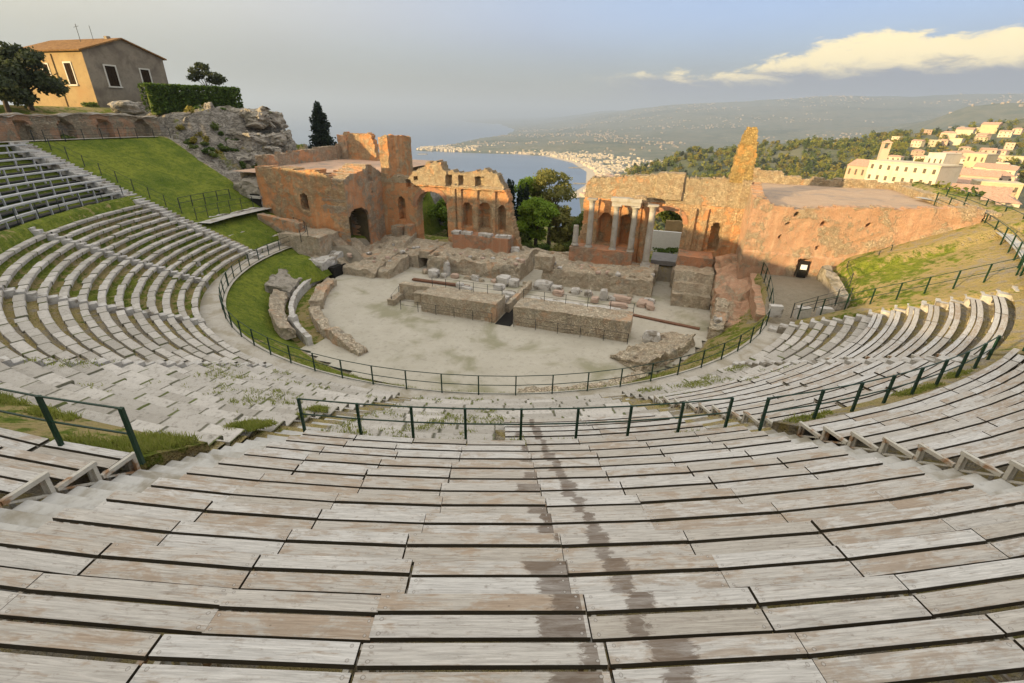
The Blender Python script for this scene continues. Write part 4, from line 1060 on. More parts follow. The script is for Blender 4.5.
for k in range(9):                                                   # below the right-hand railing
    R = 24.75 + KA * k; c = [15.9, 20.6, 25.0, 29.2, 33.2]
    for i in range(4):
        bench(R, c[i] + random.uniform(-.4, .4) * (i > 0), c[i + 1] - .0, f"long grey plank bench below the right railing, {ORD[k + 1]} row up, {ORD[i + 1]} from stairs", GB, end=1 if i == 0 else 0)
for k in range(7):                                                   # far right block of long curved planks
    R = 25.9 + .68 * k; c = [34.9, 40.9, 46.9, 52.7]
    for i in range(3):
        bench(R, c[i], c[i + 1], f"long curved plank bench, far right block, {ORD[k + 1]} row up, {ORD[i + 1]} from narrow stairs", GB, end=1 if i == 0 else 0)
for k in range(4):                                                   # low deck under the front railing
    R = 27.75 + .62 * k; c = [1.9, 6.7, 11.6 + k * .2]
    for i in range(2):
        bench(R, c[i], c[i + 1], f"brownish plank bench just below the front railing, {ORD[k + 1]} step of the deck, {'left' if i == 0 else 'right'} half", GB)

# earth and grass verges that carry the railings
def verge(name, R0, R1, a0, a1, gr, dz=-.05, rock=0.0):
    na = max(2, int((a1 - a0) / .6)); nr = max(2, int((R1 - R0) / .25)); vs = []; cs = []; fs = []
    for i in range(na + 1):
        a = lerp(a0, a1, i / na)
        for j in range(nr + 1):
            R = lerp(R0, R1, j / nr); p = pc(R, a); vs.append((p.x, p.y, zc(R) + dz + fbm(p.x, p.y, 0, 1.2, 3) * .05)); cs.append((gr, rock, 0))
    for i in range(na):
        for j in range(nr): fs.append((i * (nr + 1) + j, (i + 1) * (nr + 1) + j, (i + 1) * (nr + 1) + j + 1, i * (nr + 1) + j + 1))
    m_ = nr + 1
    for i_ in (0, na):                                               # turf edge down to the stairs
        o_ = len(vs)
        for j in range(m_): v = vs[i_ * m_ + j]; vs.append((v[0], v[1], v[2] - .7)); cs.append((.2, rock, 0))
        for j in range(nr): q = (i_ * m_ + j, i_ * m_ + j + 1, o_ + j + 1, o_ + j); fs.append(q if i_ else tuple(reversed(q)))
    return land_mesh(name, vs, cs, fs)
verge('grass_verge', 31.72, 33.25, -60, -9.7, 0.55)
verge('dirt_verge', 30.0, 30.75, 15.6, 34.8, 0.36, .0)
verge('dirt_path', 30.35, 35.5, 34.8, 54, 0.40, .02)
verge('dirt_verge', 29.75, 30.3, -7.4, 13.4, 0.42, -.12)

# ------------------------------------------------------------------ left bleachers
for i in range(9):
    R = 31.75 + .915 * i; a0, a1 = -93.2, -63 - i * 2.2; z = zc(R)
    t = thing('bleacher', pc(R, (a0 + a1) / 2, z - .8), f"white-topped bleacher row on dark posts, {'lowest' if i == 0 else 'highest' if i == 8 else ORD[i + 1] + ' from the bottom'}, left of the lawn", 'bleacher', 'rows of bleachers on the left')
    mb = MB(); vs = []; fs = []; n = 28
    for j in range(n + 1):
        a = lerp(a0, a1, j / n)
        for rr, zz in ((R - .16, z), (R + .18, z), (R + .18, z - .10), (R - .16, z - .10)): vs.append(pc(rr, a, zz))
    for j in range(n):
        for q in range(4): fs.append((j * 4 + q, (j + 1) * 4 + q, (j + 1) * 4 + (q + 1) % 4, j * 4 + (q + 1) % 4))
    fs += [(3, 2, 1, 0), (n * 4, n * 4 + 1, n * 4 + 2, n * 4 + 3)]
    mb.add(vs, fs); mb.build('board', M_WHITE, t)
    mb = MB(); fv_ = []
    for j in range(n + 1):
        a = lerp(a0, a1, j / n)
        for rr, zz in ((R + .2, z - .46), (R + .72, z - .46), (R + .72, z - .51), (R + .2, z - .51)): fv_.append(pc(rr, a, zz))
    mb.add(fv_, fs); mb.build('shade_board', M_GAPSHADE, t)  # board added as a dark shade band under each row
    a = a0 + .2 + (i % 2) * .9
    while a < a1:
        p = pc(R - .1, a, z - .85); ar = radians(a); ex = Vector((cos(ar), sin(ar), 0)); ey = Vector((sin(ar), -cos(ar), 0))
        mb = MB(); mb.box(p, ex, ey, UP, .045, .05, .76); mb.build('post', M_WHITE, t); a += degrees(1.55 / R)
    mb = MB()
    for zz in (.5,):
        mb.tube([pc(R + .1, lerp(a0, a1, j / 20), z - zz) for j in range(21)], .02, 4)
    mb.build('brace', M_IRON, t)

# ------------------------------------------------------------------ railings
def railing(pts, h, label, m=M_GREEN, r=.028, rr=.020, levels=(1.0, .52), name='railing', lean=0.0, posts=None, foot=None):
    """pts = post feet; h = height; the rails follow the post heads"""
    t = thing(name, pts[len(pts) // 2], label, 'railing', 'painted metal railings')
    for i, p in enumerate(pts):
        p = Vector(p)
        mb = MB(); mb.box(p - UP * .08, Vector((1, 0, 0)), Vector((0, 1, 0)), UP, r, r, h + .08); mb.build('post', m, t)
    for k, l in enumerate(levels):
        mb = MB(); mb.tube([Vector(p) + UP * (h * l - .01) for p in pts], rr, 5); mb.build('rail', m, t)
    if foot:
        mb = MB(); mb.tube([Vector(p) + UP * .05 for p in pts], .018, 4); mb.build('rail', m, t)
    return t
def arc(R, a0, a1, n, zf): return [pc(R, lerp(a0, a1, i / n), zf(R, lerp(a0, a1, i / n))) for i in range(n + 1)]
zw = lambda R, a: -11.6 + 1.2 * ss(56, 74, a)
railing(arc(20.75, -109, -72, 8, zw), 1.0, 'green railing curving round the grassy left end of the orchestra', foot=True)
railing(arc(20.75, -71.5, 60, 28, zw) + [st(20.35, -2.9, -11.0), st(20.3, -1.5, -10.6), st(20.25, 0, -10.42), st(20.2, 1.5, -10.42)], 1.0, 'long green railing along the walkway round the near edge of the orchestra', foot=True)
railing([pc(30.0, a, zc(30.0) + .02) for a in (-7.7, -4.9, -2.4, 0.05, 2.6, 5.2, 7.7, 10.25, 12.8)], .90, 'dark green railing in front of the middle plank benches', r=.03, rr=.02)
railing([pc(30.45, a, zc(30.45) + .02) for a in (14.0, 17.1, 19.6, 21.9, 24.2, 26.5, 28.8, 31.2, 33.4)], .88, 'green railing in front of the right-hand plank benches', r=.03)
railing([pc(33.3, a, zc(33.3) + .02) for a in (-9.25, -12.15, -15.1, -18.0)], 1.08, 'dark green railing in front of the plank benches left of the stairs', r=.032)
railing([pc(31.0, a, zc(31.0)) for a in (35.4, 37.6, 40)], .9, 'short green railing at the top of the far right planks', r=.03)
railing([pc(lerp(22.3, 30.9, i / 8), 56.2 + .25 * i, zc(lerp(22.3, 30.9, i / 8)) + .05) for i in range(9)], .95, 'green railing along the foot of the dry grass slope')
railing([pc(rpath(a) - .05, a, zc(rpath(a)) + .05) for a in (57.8, 60.5, 63.2, 66, 69, 72, 75, 78, 81, 84, 87)], .95, 'green railing on the inner side of the curved hillside path')
railing([pc(rpath(a) + 1.3, a, zc(rpath(a) + .6) + .08) for a in (53, 57, 61, 65, 69, 73, 77, 81, 85, 88.5)], .95, 'green railing on the outer side of the curved hillside path')
railing([st(23.9, -3.6, -10.3), st(25.0, -1.6, -9.7), st(25.2, .6, -9.4), st(26.9, .9, -8.6), st(27.6, 1.2, -8.2)], .9, 'thin dark railing under the right brick wall', M_IRON, .02, .015)
railing([st(21.2, -5.6, -10.9), st(22.4, -5.3, -10.4), st(23.5, -5.0, -10.0), st(24.3, -4.4, -9.9)], .9, 'thin dark railing above the stone blocks of the right entrance', M_IRON, .02, .015)
railing([pc(lerp(39.2, 27.8, i / 9), -94.6, zc(lerp(39.2, 27.8, i / 9))) for i in range(10)], .95, 'thin dark fence beside the long stairs at the edge of the lawn', M_IRON, .022, .012)
railing([pc(39.2, a, zc(39.2)) for a in (-96, -98.5, -101, -103.5, -106, -108.5, -111, -113.5)], .95, 'thin dark fence below the arched wall at the top of the lawn', M_IRON, .022, .012)
railing([pc(28.4, a, zc(28.4)) for a in (-96, -99, -102, -105, -108)], .95, 'dark fence along the lower edge of the lawn', M_IRON, .03, .022)
railing([pc(26.7, a, zc(26.7) + .1) for a in (-95, -98, -101, -104, -107, -110)], .95, 'thin railing along the pale path to the left entrance', M_IRON, .022, .016)
railing([st(-21.5, .3, -10.2), st(-19.5, -.6, -10.2), st(-18.2, -1.8, -10.3), st(-17.6, -3.4, -10.4)], .95, 'thin dark railing on the ledge before the left brick wing', M_IRON, .022, .016)
railing([pc(31.45, a, zc(31.45) - .3) for a in (-92, -88, -84, -80, -76, -72, -68)], 1.0, 'thin dark rail in front of the lowest bleacher row', M_IRON, .02, .012)
for nm, s0, s1 in (('left', -6.9, 1.9), ('right', 3.6, 11.7)):
    n = 5
    railing([st(lerp(s0 + (2.9 if nm == 'left' else 0), s1, i / n), -4.9, -12.36) for i in range(n + 1)], .75, f"thin iron railing along the top of the {nm} rubble wall in the orchestra", M_IRON, .018, .012)
    railing([st(lerp(s0 + (1.2 if nm == 'left' else 0), s1, i / n), -7.05, -13.8) for i in range(n + 1)], .8, f"thin iron railing before the face of the {nm} rubble wall in the orchestra", M_IRON, .018, .012)
railing([st(-6.9, -6.4, -13.8), st(-7.5, -4.3, -13.8), st(-7.0, -3.2, -13.8), st(-5, -3.1, -13.8)], .8, 'thin iron railing round the sunken corner of the orchestra floor', M_IRON, .018, .012)
mb = MB(); mb.box(st(13.4, -2.0, -13.78), (ES * cos(.2) - ED * sin(.2)), (ES * sin(.2) + ED * cos(.2)), UP, 3.05, .16, .10); tag(mb.build('steel_channel', M_RUST), 'long dark steel channel lying on the floor at the right of the stage', 'steel channel')
mb = MB(); mb.box(st(-5.6, -.4, -13.72), ES, ED, UP, 2.8, .2, .14); tag(mb.build('steel_beam', M_RUST), 'rusty brown beam lying on the floor before the left podium', 'beam')

# ------------------------------------------------------------------ loose stones, edges of the orchestra
def boulder(p, sx, sy, sz, m, label, rz=0., round_=.5, cat='stone', name='stone_block', grp=None, amp=.12):
    """a worn block: subdivided cube pulled towards a sphere and roughened"""
    rocky = cat == 'rock'
    bm = bmesh.new(); bmesh.ops.create_cube(bm, size=1.0); bmesh.ops.subdivide_edges(bm, edges=bm.edges[:], cuts=13 if rocky else 3, use_grid_fill=True)
    sd0 = random.random() * 50
    for v in bm.verts:
        c = v.co.copy(); sph = c.normalized() * .62; c = c.lerp(sph, round_)
        n_ = noise.noise_vector(c * 2.2 + Vector((sd0, 0, 0))); c += n_ * amp
        if rocky:
            q3 = Vector((c.x * 3, c.y * 3, c.z * 9)) + Vector((sd0, 3, 0)); c += noise.noise_vector(q3) * amp * .35 + noise.noise_vector(q3 * 2.7) * amp * .2
        v.co = Vector((c.x * sx, c.y * sy, (c.z + .48) * sz))
    me = bpy.data.meshes.new(name); bm.to_mesh(me); bm.free(); me.materials.append(m)
    o = inst(name, me, None, p, rz); return tag(o, label, cat, grp)
import bmesh
ST = [(3.4, 1.9, 1.5, 1.0, .8, M_BLOCK, 'rough grey boulder in the corner beside the trench, leftmost of the right-hand stones'), (4.6, 1.6, .9, .7, .6, M_BLOCK, 'grey stone beside the big corner boulder at the right podium'),
      (5.0, .7, .9, .55, .5, M_BLOCKP, 'pinkish lump of stone behind the left end of the rubble wall'), (6.3, 1.7, .75, .6, .55, M_BLOCK, 'pale squared block against the foot of the right podium'),
      (7.4, 1.6, .6, .55, .5, M_BLOCK, 'small squared pale block in the middle of the right podium foot'), (8.2, .3, .55, .8, .45, M_BLOCKP, 'short pink drum standing on end behind the rubble wall'),
      (8.8, 1.1, .6, .6, .95, M_BLOCK, 'upright grey block topped with a ledge behind the rubble wall'), (9.5, 1.2, .6, .5, .4, M_BLOCK, 'small white stone right of the upright grey block'),
      (10.3, 1.3, 1.5, .6, .5, M_BLOCKP, 'long pink column drum lying before the right podium'), (10.2, -.2, 1.4, .55, .42, M_BLOCKP, 'long pink drum lying nearest the rubble wall'),
      (12.0, .9, .7, 1.1, .5, M_BLOCKP, 'pink drum leaning by the end of the right podium'), (12.5, 1.9, .9, .5, .4, M_BLOCK, 'flat pale slab at the end of the right podium'), (12.6, .5, .6, 1.2, .5, M_BLOCKP, 'slanting pink drum beside the doorway to the passage'),
      (-7.6, 2.0, .8, .7, .6, M_BLOCK, 'grey block beside the small arched door of the left podium'), (-7.1, 1.3, .9, .8, .75, M_BLOCK, 'large pale block before the small arched door'), (-6.2, 1.5, .5, .5, .45, M_BLOCK, 'small pale stone right of the large block by the arched door'),
      (-5.2, 1.8, .7, .5, .45, M_BLOCKP, 'brownish stone at the foot of the left podium'), (-3.2, 1.9, .7, .6, .5, M_BLOCK, 'pale stone in the middle of the left podium foot'), (-6.3, 2.4, .5, .5, 1.3, M_BLOCK, 'upright pillar-like stone against the left podium'),
      (-3.6, -.6, .6, .5, .5, M_BLOCK, 'small pale block on the floor behind the left rubble wall'), (-2.8, -.9, .9, .6, .35, M_BLOCK, 'flat pale slab on the floor behind the left rubble wall'), (1.1, -.9, 1.1, .9, .4, M_BLOCK, 'broad flat stone at the trench end of the left rubble wall'),
      (.6, -2.0, .9, .7, .45, M_BLOCK, 'grey flat stone lying on the left rubble wall near the trench'), (-.3, 1.6, 1.2, 1.0, .9, M_BLOCK, 'big broken boulder under the corner of the left podium'), (.7, 1.6, .9, .8, .7, M_BLOCK, 'broken grey boulder at the mouth of the trench'),
      (17.4, -3.2, .5, .5, 1.35, M_BLOCK, 'white upright marble stump at the right edge of the orchestra'), (13.2, -6.3, 1.0, .8, .9, M_BLOCK, 'grey boulder at the tip of the rubble mound on the right'),
      (14.6, -5.4, .7, .5, .3, M_BLOCK, 'low pale stone on the floor at the right of the orchestra'), (15.4, -5.1, .6, .5, .25, M_BLOCK, 'small flat stone beside another on the right of the orchestra floor'),
      (-10.6, -13.0, .5, .5, 1.1, M_BLOCK, 'upright white block behind the left rubble edge of the orchestra'), (-20.6, -11.6, .5, .9, .5, M_BLOCK, 'white block lying on the grass bank inside the left railing'), (-19.4, -12.4, .6, .6, .5, M_BLOCK, 'second white block on the grass bank by the left railing'),
      (2.9, 3.6, 1.6, 1.4, 1.3, M_PODIUM, 'big rounded masonry lump at the left end of the right podium'), (-1.0, 6.9, .8, .7, .6, M_BLOCK, 'squared block on the right end of the left podium')]
for s_, d_, a_, b_, c_, m_, lb in ST:
    z_ = -13.8 if 'podium' not in lb.split(' on the ')[-1] or d_ < 2.6 else -12.2
    if 'lump at the left end' in lb: z_ = -12.4
    if 'rubble wall near the trench' in lb: z_ = -12.95
    if 'grass bank' in lb:
        p = st(s_, d_, 0); z_ = zland(p.x, p.y)
    boulder(st(s_, d_, z_ - .03), a_, b_, c_, m_, lb, AX + random.uniform(-.3, .3), random.uniform(.25, .6))
def arc_wall(name, m, R0, a0, a1, w, z0, ztop, label, cat='low wall', amp=.13, res=.15, grp=None):
    L = radians(a1 - a0) * R0; nx, nz_, nw = max(2, int(L / res)), 4, max(2, int(w / res)); vs = []; fs = []
    prof_ = [(0, k / nz_) for k in range(nz_ + 1)] + [(j / nw, 1) for j in range(1, nw + 1)] + [(1, 1 - k / nz_) for k in range(1, nz_ + 1)]
    for i in range(nx + 1):
        a = lerp(a0, a1, i / nx)
        for q, k in prof_:
            p = pc(R0 + w * q, a); zt = ztop(a, q); z = lerp(z0(a) if callable(z0) else z0, zt, k); v = Vector((p.x, p.y, z))
            v += (noise.noise_vector(v * 1.5) * .8 + noise.noise_vector(v * 4.1) * .8) * (amp if k > 0 else amp * .4); vs.append(v)
    n_ = len(prof_)
    for i in range(nx):
        for j in range(n_ - 1): fs.append((i * n_ + j, i * n_ + j + 1, (i + 1) * n_ + j + 1, (i + 1) * n_ + j))
    fs += [tuple(range(n_ - 1, -1, -1)), tuple(nx * n_ + j for j in range(n_))]
    o = MB().add(vs, fs).build(name, m); return tag(o, label, cat, grp)
arc_wall('rubble_wall', M_PODIUM, 14.75, -66, -33, .75, -13.95, lambda a, q: -13.15 - .5 * ss(-44, -33, a) + nz(a, q, 1, .25) * .35, 'low broken rubble wall edging the near left of the orchestra')
arc_wall('rubble_wall', M_PODIUM, 14.5, -92, -69, .9, -13.9, lambda a, q: -13.2 + nz(a, q, 2, .25) * .35, 'low mossy rubble wall edging the far left of the orchestra')
arc_wall('kerb_wall', M_BLOCK, 16.55, -106, -46, .34, -13.9, lambda a, q: -13.15, 'smooth pale curved kerb wall round the ditch on the left', amp=.04)
arc_wall('rubble_bank', M_PODIUM, 17.2, -76, -50, .9, -13.5, lambda a, q: -12.95 + nz(a, q, 3, .3) * .3 + .45 * q, 'steep bank of pale rubble under the left grass slope', amp=.12)
arc_wall('rubble_bank', M_ROCK, 17.1, -103, -77, 1.7, -13.6, lambda a, q: -12.95 + q * .75 + nz(a, q * 3, 5, .35) * .3, 'slabs of pale rock below the left grass hump', amp=.11)
arc_wall('rubble_mound', M_PODIUM, 14.4, 31, 52, 2.6, -13.9, lambda a, q: -13.55 + q * .55 + nz(a, q, 7, .3) * .3, 'mound of loose pale rubble at the near right of the orchestra', amp=.2)
arc_wall('rubble_wall', M_PODIUM, 17.3, 58, 76, .9, -13.9, lambda a, q: -12.9 + (a - 58) * .07 + nz(a, q, 8, .3) * .25, 'broken brick and rubble wall below the right railing bend', amp=.2)
arc_wall('rubble_edge', M_PODIUM, 17.2, 5, 30, .7, -13.9, lambda a, q: -13.4 + nz(a, q, 9, .3) * .2, 'line of broken pale stones at the near edge of the orchestra', amp=.15)
RB = []
for i in range(4):
    bm = bmesh.new(); bmesh.ops.create_cube(bm, size=1.0); bmesh.ops.subdivide_edges(bm, edges=bm.edges[:], cuts=2, use_grid_fill=True)
    for v in bm.verts: c = v.co.lerp(v.co.normalized() * .6, .5); v.co = c + noise.noise_vector(c * 2.5 + Vector((i * 9, 0, 0))) * .14
    me = bpy.data.meshes.new('loose_stone'); bm.to_mesh(me); bm.free(); me.materials.append((M_BLOCK, M_PODIUM, M_BLOCKP, M_PODIUM)[i]); RB.append(me)
for i in range(120):
    q = i % 4
    if q == 0: s_, d_, z_ = random.uniform(-8.6, .7), random.uniform(3.2, 5.7), -12.25
    elif q == 1: s_, d_, z_ = random.uniform(2.9, 12.4), random.uniform(3.4, 5.6), -12.25
    elif q == 2: s_, d_, z_ = random.uniform(-9, 12), random.uniform(1.6, 2.8), -13.74
    else: s_, d_, z_ = random.uniform(-15.5, -10.2), random.uniform(-.5, 6.5), -12.2 if random.random() < .6 else -12.6
    k = random.uniform(.18, .5); o = inst('loose_stone', RB[random.randrange(4)], None, st(s_, d_, z_), random.uniform(0, 6), (k, k * random.uniform(.6, 1.1), k * random.uniform(.5, .9)))
    tag(o, 'small loose stone among the rubble at the foot of the stage walls', 'stone', 'loose stones on the ruined stage')
# left: mound with grass top and the ruined chamber, retaining walls, ledge
t = tag(rblock('ruined_chamber', M_PODIUM, -17.0, -11.9, -1.2, 3.4, -13.9, -12.2, None, .3, .2, lambda x, y: .75 + .95 * ss(1.6, .4, x) + y * .16 + nz(x, y, 3, .8) * .25, .03), 'ruined rubble chamber with broken top in front of the left wing arch', 'ruin')
tag(rblock('rubble_wall', M_PODIUM, -11.8, -10.6, -.8, 2.8, -13.9, -12.6, None, .25, .2, lambda x, y: .7 + y * .22 + nz(x, y, 6, 1.2) * .25), 'short rubble wall sloping toward the small arched door', 'low wall')
tag(rblock('masonry_chamber', M_BLOCK, -18.6, -16.0, -3.2, .4, -13.9, -11.9, None, .3, .2, lambda x, y: 1.75 + nz(x, y, 9, .8) * .3), 'block of pale masonry over a dark hollow at the left parodos', 'ruin')
tag(rblock('hollow_shade', M_DARK, -16.1, -15.4, -2.4, -.6, -13.9, -12.9, None, .3, .05), 'dark hollow under the masonry at the left parodos', 'hollow')  # near-black block paints the shade of the hollow
tag(rblock('ledge_wall', M_PODIUM, -21.8, -17.3, -1.6, 1.4, -13.5, -10.3, None, .35, .14, lambda x, y: 3.1 + nz(x, y, 7, .8) * .1), 'brick and rubble ledge wall at the foot of the left brick wing', 'low wall')
tag(rblock('ramp_wall', M_SHADE, -18.0, -15.9, .2, 1.6, -13.5, -10.3, None, .3, .14, lambda x, y: 3.0 - x * .85 + nz(x, y, 8, 1.0) * .12), 'sloping broken brick wall running down the corner of the left wing', 'low wall')
gm = MB(); vs = []; cs = []; fs = []
for j in range(13):
    for i in range(17):
        s_, d_ = lerp(-20.8, -15.6, i / 16), lerp(-7.0, -1.2, j / 12); e = min(i, 16 - i) / 8 * min(j, 12 - j) / 6
        p = st(s_, d_, -12.9 + 1.25 * min(1, e * 2.2) ** .6 - (s_ + 20.8) * .12 + nz(s_, d_, 0, .9) * .15); vs.append(tuple(p)); cs.append((.95, 0, 0))
for j in range(12):
    for i in range(16): fs.append((j * 17 + i, j * 17 + i + 1, (j + 1) * 17 + i + 1, (j + 1) * 17 + i))
land_mesh('grass_mound', vs, cs, fs)
tag(rblock('path_wall', M_BLOCK, -27.0, -26.3, -9.0, 1.6, -10, -8.5, None, .3, .1, lambda x, y: 1.25 + nz(x, y, 2, .8) * .12), 'low stone wall above the pale path to the left entrance', 'low wall')
mb = MB(); vs = []
for i in range(13):
    q = i / 12; a = lerp(-94, -112, q); 
    for R in (25.2, 26.4): vs.append(pc(R, a, zc(26.2) + .12))
struct(mb.add(vs, [(i * 2, i * 2 + 1, i * 2 + 3, i * 2 + 2) for i in range(12)]).build('entrance_path', M_CONC))
tag(rblock('rock_crag', M_ROCK, -29.5, -26.4, 1.6, 4.0, -9.6, -5.2, None, .3, .3, lambda x, y: 3.0 + y * .3 + nz(x, y, 2, .7) * .6), 'craggy rock and brick face over the dark left entrance', 'rock')
tag(rblock('entrance_shade', M_DARK, -27.6, -26.35, 1.5, 1.9, -9.2, -7.6, None, .3, .03), 'dark low entrance at the end of the pale left path', 'doorway')  # solid near-black block in place of the shade inside the entrance
tag(rblock('stone_lintel', M_BLOCK, -27.8, -26.2, 1.35, 1.75, -8.0, -7.75, None, .3, .03), 'flat stone beam across the dark left entrance', 'stone beam')
tag(rblock('retaining_wall', M_SHADE, -25.0, -20.2, -.6, .2, -10.6, -9.0, None, .25, .12, lambda x, y: 1.5 - x * .1), 'dark rough stone retaining wall on the bank before the left wing', 'low wall')
# right entrance court
tag(rblock('brick_ruin', M_VERR, 17.25, 19.6, -3.2, 6.8, -13.9, -11, None, .25, .22, lambda x, y: .7 + min(y, 7.5) * .26 + (.5 if y > 3.2 else 0) + nz(x, y, 5, .9) * .5 + x * .2), 'tumbled brick and rubble slope between the stage and the right entrance', 'ruin')
tag(rblock('court_wall', M_VERR, 19.55, 20.2, -4.2, 2.2, -13.8, -10.4, None, .25, .12, lambda x, y: 2.3 + y * .17), 'brick wall dropping from the right entrance court to the orchestra', 'low wall')
for i, (s_, d_, lb) in enumerate(((20.3, -5.3, 'leftmost upright stone step block at the right entrance'), (21.9, -5.0, 'tall stone step block in the middle of the right entrance'), (23.2, -4.6, 'rightmost stone step block at the right entrance'))):
    boulder(st(s_, d_, -11.1), .8, .5, .75, M_BLOCK, lb, AX + .2, .15, amp=.05)
tag(rblock('rubble_wall', M_ROCK, 23.9, 24.5, -4.0, 1.4, -10.8, -9.6, None, .25, .15, lambda x, y: 1.0 + y * .12), 'low rubble edge between the right court and the dry grass', 'low wall')

# ------------------------------------------------------------------ arched wall round the top of the seating
AR, AT = 40.55, -.68
def arcade_seg(a0, a1, label, top=0.0):
    t = thing('arcade_wall', pc(AR, (a0 + a1) / 2, -2.7), label, 'wall', 'ruined arched wall round the top of the theatre')
    L = radians(a1 - a0) * AR; nx, nz_ = int(L / .25), 10; vs = []; fs = []; i2 = []
    ctr = [L * (k + .5) / max(1, round(L / 3.6)) for k in range(max(1, round(L / 3.6)))]
    for i in range(nx + 1):
        for j in range(nz_ + 1):
            u = L * i / nx; tp = AT + top + nz(u + a0, 0, 3, .5) * .25; z = lerp(-2.9, tp, j / nz_); inn = 0.0
            for c in ctr:
                if arch_hit(u, z, c, .62, -3, -1.75, -1.15): inn = .55
            a = lerp(a0, a1, i / nx); v = pc(AR + inn + (.08 if j > 7 else 0), a, z); v += noise.noise_vector(v * 1.6) * .07; vs.append(v)
    for i in range(nx):
        for j in range(nz_): fs.append((i * (nz_ + 1) + j, i * (nz_ + 1) + j + 1, (i + 1) * (nz_ + 1) + j + 1, (i + 1) * (nz_ + 1) + j))
    MB().add(vs, fs).build('wall', M_ARCADE, t)
    vs = []; fs = []
    for i in range(nx + 1):
        for q in range(5):
            a = lerp(a0, a1, i / nx); u = L * i / nx; tp = AT + top + nz(u + a0, 0, 3, .5) * .25
            v = pc(AR - .02 + .35 * q, a, tp + (.05 if 0 < q < 4 else -.08) + nz(u, q, 7, 1.3) * .14); vs.append(v)
    for i in range(nx):
        for q in range(4): fs.append((i * 5 + q, i * 5 + q + 1, (i + 1) * 5 + q + 1, (i + 1) * 5 + q))
    MB().add(vs, fs).build('wall_top', M_ROCK, t)
arcade_seg(-113.5, -88, 'ruined brown arched wall under the house at the top of the lawn')
arcade_seg(-88, -20, 'arched wall continuing behind the left bleachers')
arcade_seg(-20, 50, 'arched wall behind the highest plank benches')

# layered rock of the knoll, in finer detail than the land round it
vs = []; cs = []; fs = []; NR_, NA_ = 76, 130
for i in range(NA_ + 1):
    a = lerp(-112.6, -136, i / NA_)
    for j in range(NR_ + 1):
        R = lerp(31.0, 43.5, j / NR_); p = pc(R, a); b = zland(p.x, p.y); h = b + fbm(p.x, p.y, 6, .35, 5) * 1.1
        stp = .55; q = h / stp; fr = q - math.floor(q); h2 = (math.floor(q) + ss(.55, .95, fr)) * stp
        e = min(1, j / 5, (NR_ - j) / 5, i / 5, (NA_ - i) / 5)
        z = lerp(b - .25, lerp(h, h2, .9) + fbm(p.x, p.y, 9, 1.3, 5) * .28 + .05, e)
        vs.append((p.x + nz(p.x, p.y, 1, 1.3) * .12, p.y + nz(p.x, p.y, 2, 1.3) * .12, z)); cs.append((.46 + .5 * nz(p.x, p.y, 3, .6), .62 + .35 * nz(p.x, p.y, 8, .8), 0))
for i in range(NA_):
    for j in range(NR_): fs.append((i * (NR_ + 1) + j, i * (NR_ + 1) + j + 1, (i + 1) * (NR_ + 1) + j + 1, (i + 1) * (NR_ + 1) + j))
land_mesh('rock_slope', vs, cs, fs, False)
# ------------------------------------------------------------------ house on the hill
HC = Vector((-45.6, 57.4, 0)); GD, HD = ED.copy(), -ES
t = thing('stone_house', HC + GD * 4.4 + HD * 5, 'old ochre stone house with a low tiled roof on the hill at the left', 'house')
GL, HL, EZ, RZ = 8.9, 11.0, 5.38, 6.85
mb = MB(); b = [HC + UP * -2, HC + HD * HL + UP * -2, HC + HD * HL + GD * GL + UP * -2, HC + GD * GL + UP * -2]; tp = [v + UP * (EZ + 2) for v in b]
mb.add(b + tp, [(0, 1, 5, 4), (1, 2, 6, 5), (2, 3, 7, 6)]); mb.build('lit_walls', M_HOUSE, t)
mb = MB(); pk = HC + GD * GL / 2 + UP * RZ
mb.add([b[0], b[3], tp[3], pk, tp[0]], [(0, 4, 3, 2, 1)]); mb.build('gable_wall', M_HOUSE2, t)
mb = MB(); pkb = pk + HD * HL
def slope(e0, e1, p0, p1, th=.14):
    n_ = (e1 - e0).cross(p0 - e0).normalized();  n_ = n_ if n_.z > 0 else -n_
    v = [e0, e1, p1, p0]; w = [q + n_ * th for q in v]
    mb.add(v + w, [(0, 1, 2, 3), (7, 6, 5, 4), (0, 4, 5, 1), (1, 5, 6, 2), (2, 6, 7, 3), (3, 7, 4, 0)])
dz_ = (RZ - EZ) / (GL / 2) * .35
slope(HC - GD * .35 - HD * .25 + UP * (EZ - dz_), HC - GD * .35 + HD * (HL + .3) + UP * (EZ - dz_), pk - HD * .25, pkb + HD * .3)
slope(HC + GD * (GL + .35) - HD * .25 + UP * (EZ - dz_), HC + GD * (GL + .35) + HD * (HL + .3) + UP * (EZ - dz_), pk - HD * .25 + UP * .004, pkb + HD * .3 + UP * .004)
rf = mb.build('roof', M_TILE, t)
mb = MB(); mb.tube([HC + HD * 4.2 + GD * 3 + UP * 6.2, HC + HD * 4.2 + GD * 3 + UP * 8.2], .03, 5); mb.tube([HC + HD * 3.8 + GD * 3 + UP * 8.0, HC + HD * 4.6 + GD * 3 + UP * 7.9], .02, 4); mb.build('aerial', M_IRON, rf)
mb = MB(); mb.tube([HC + HD * 3.0 + GD * 3.6 + UP * 6.4, HC + HD * 3.0 + GD * 3.6 + UP * 8.1], .025, 5); mb.build('aerial', M_IRON, rf)
mb = MB(); mb.box(HC + HD * 1.6 + GD * 4.2 + UP * 6.7, GD, HD, UP, .22, .22, .45); mb.build('chimney', M_HOUSE2, rf)
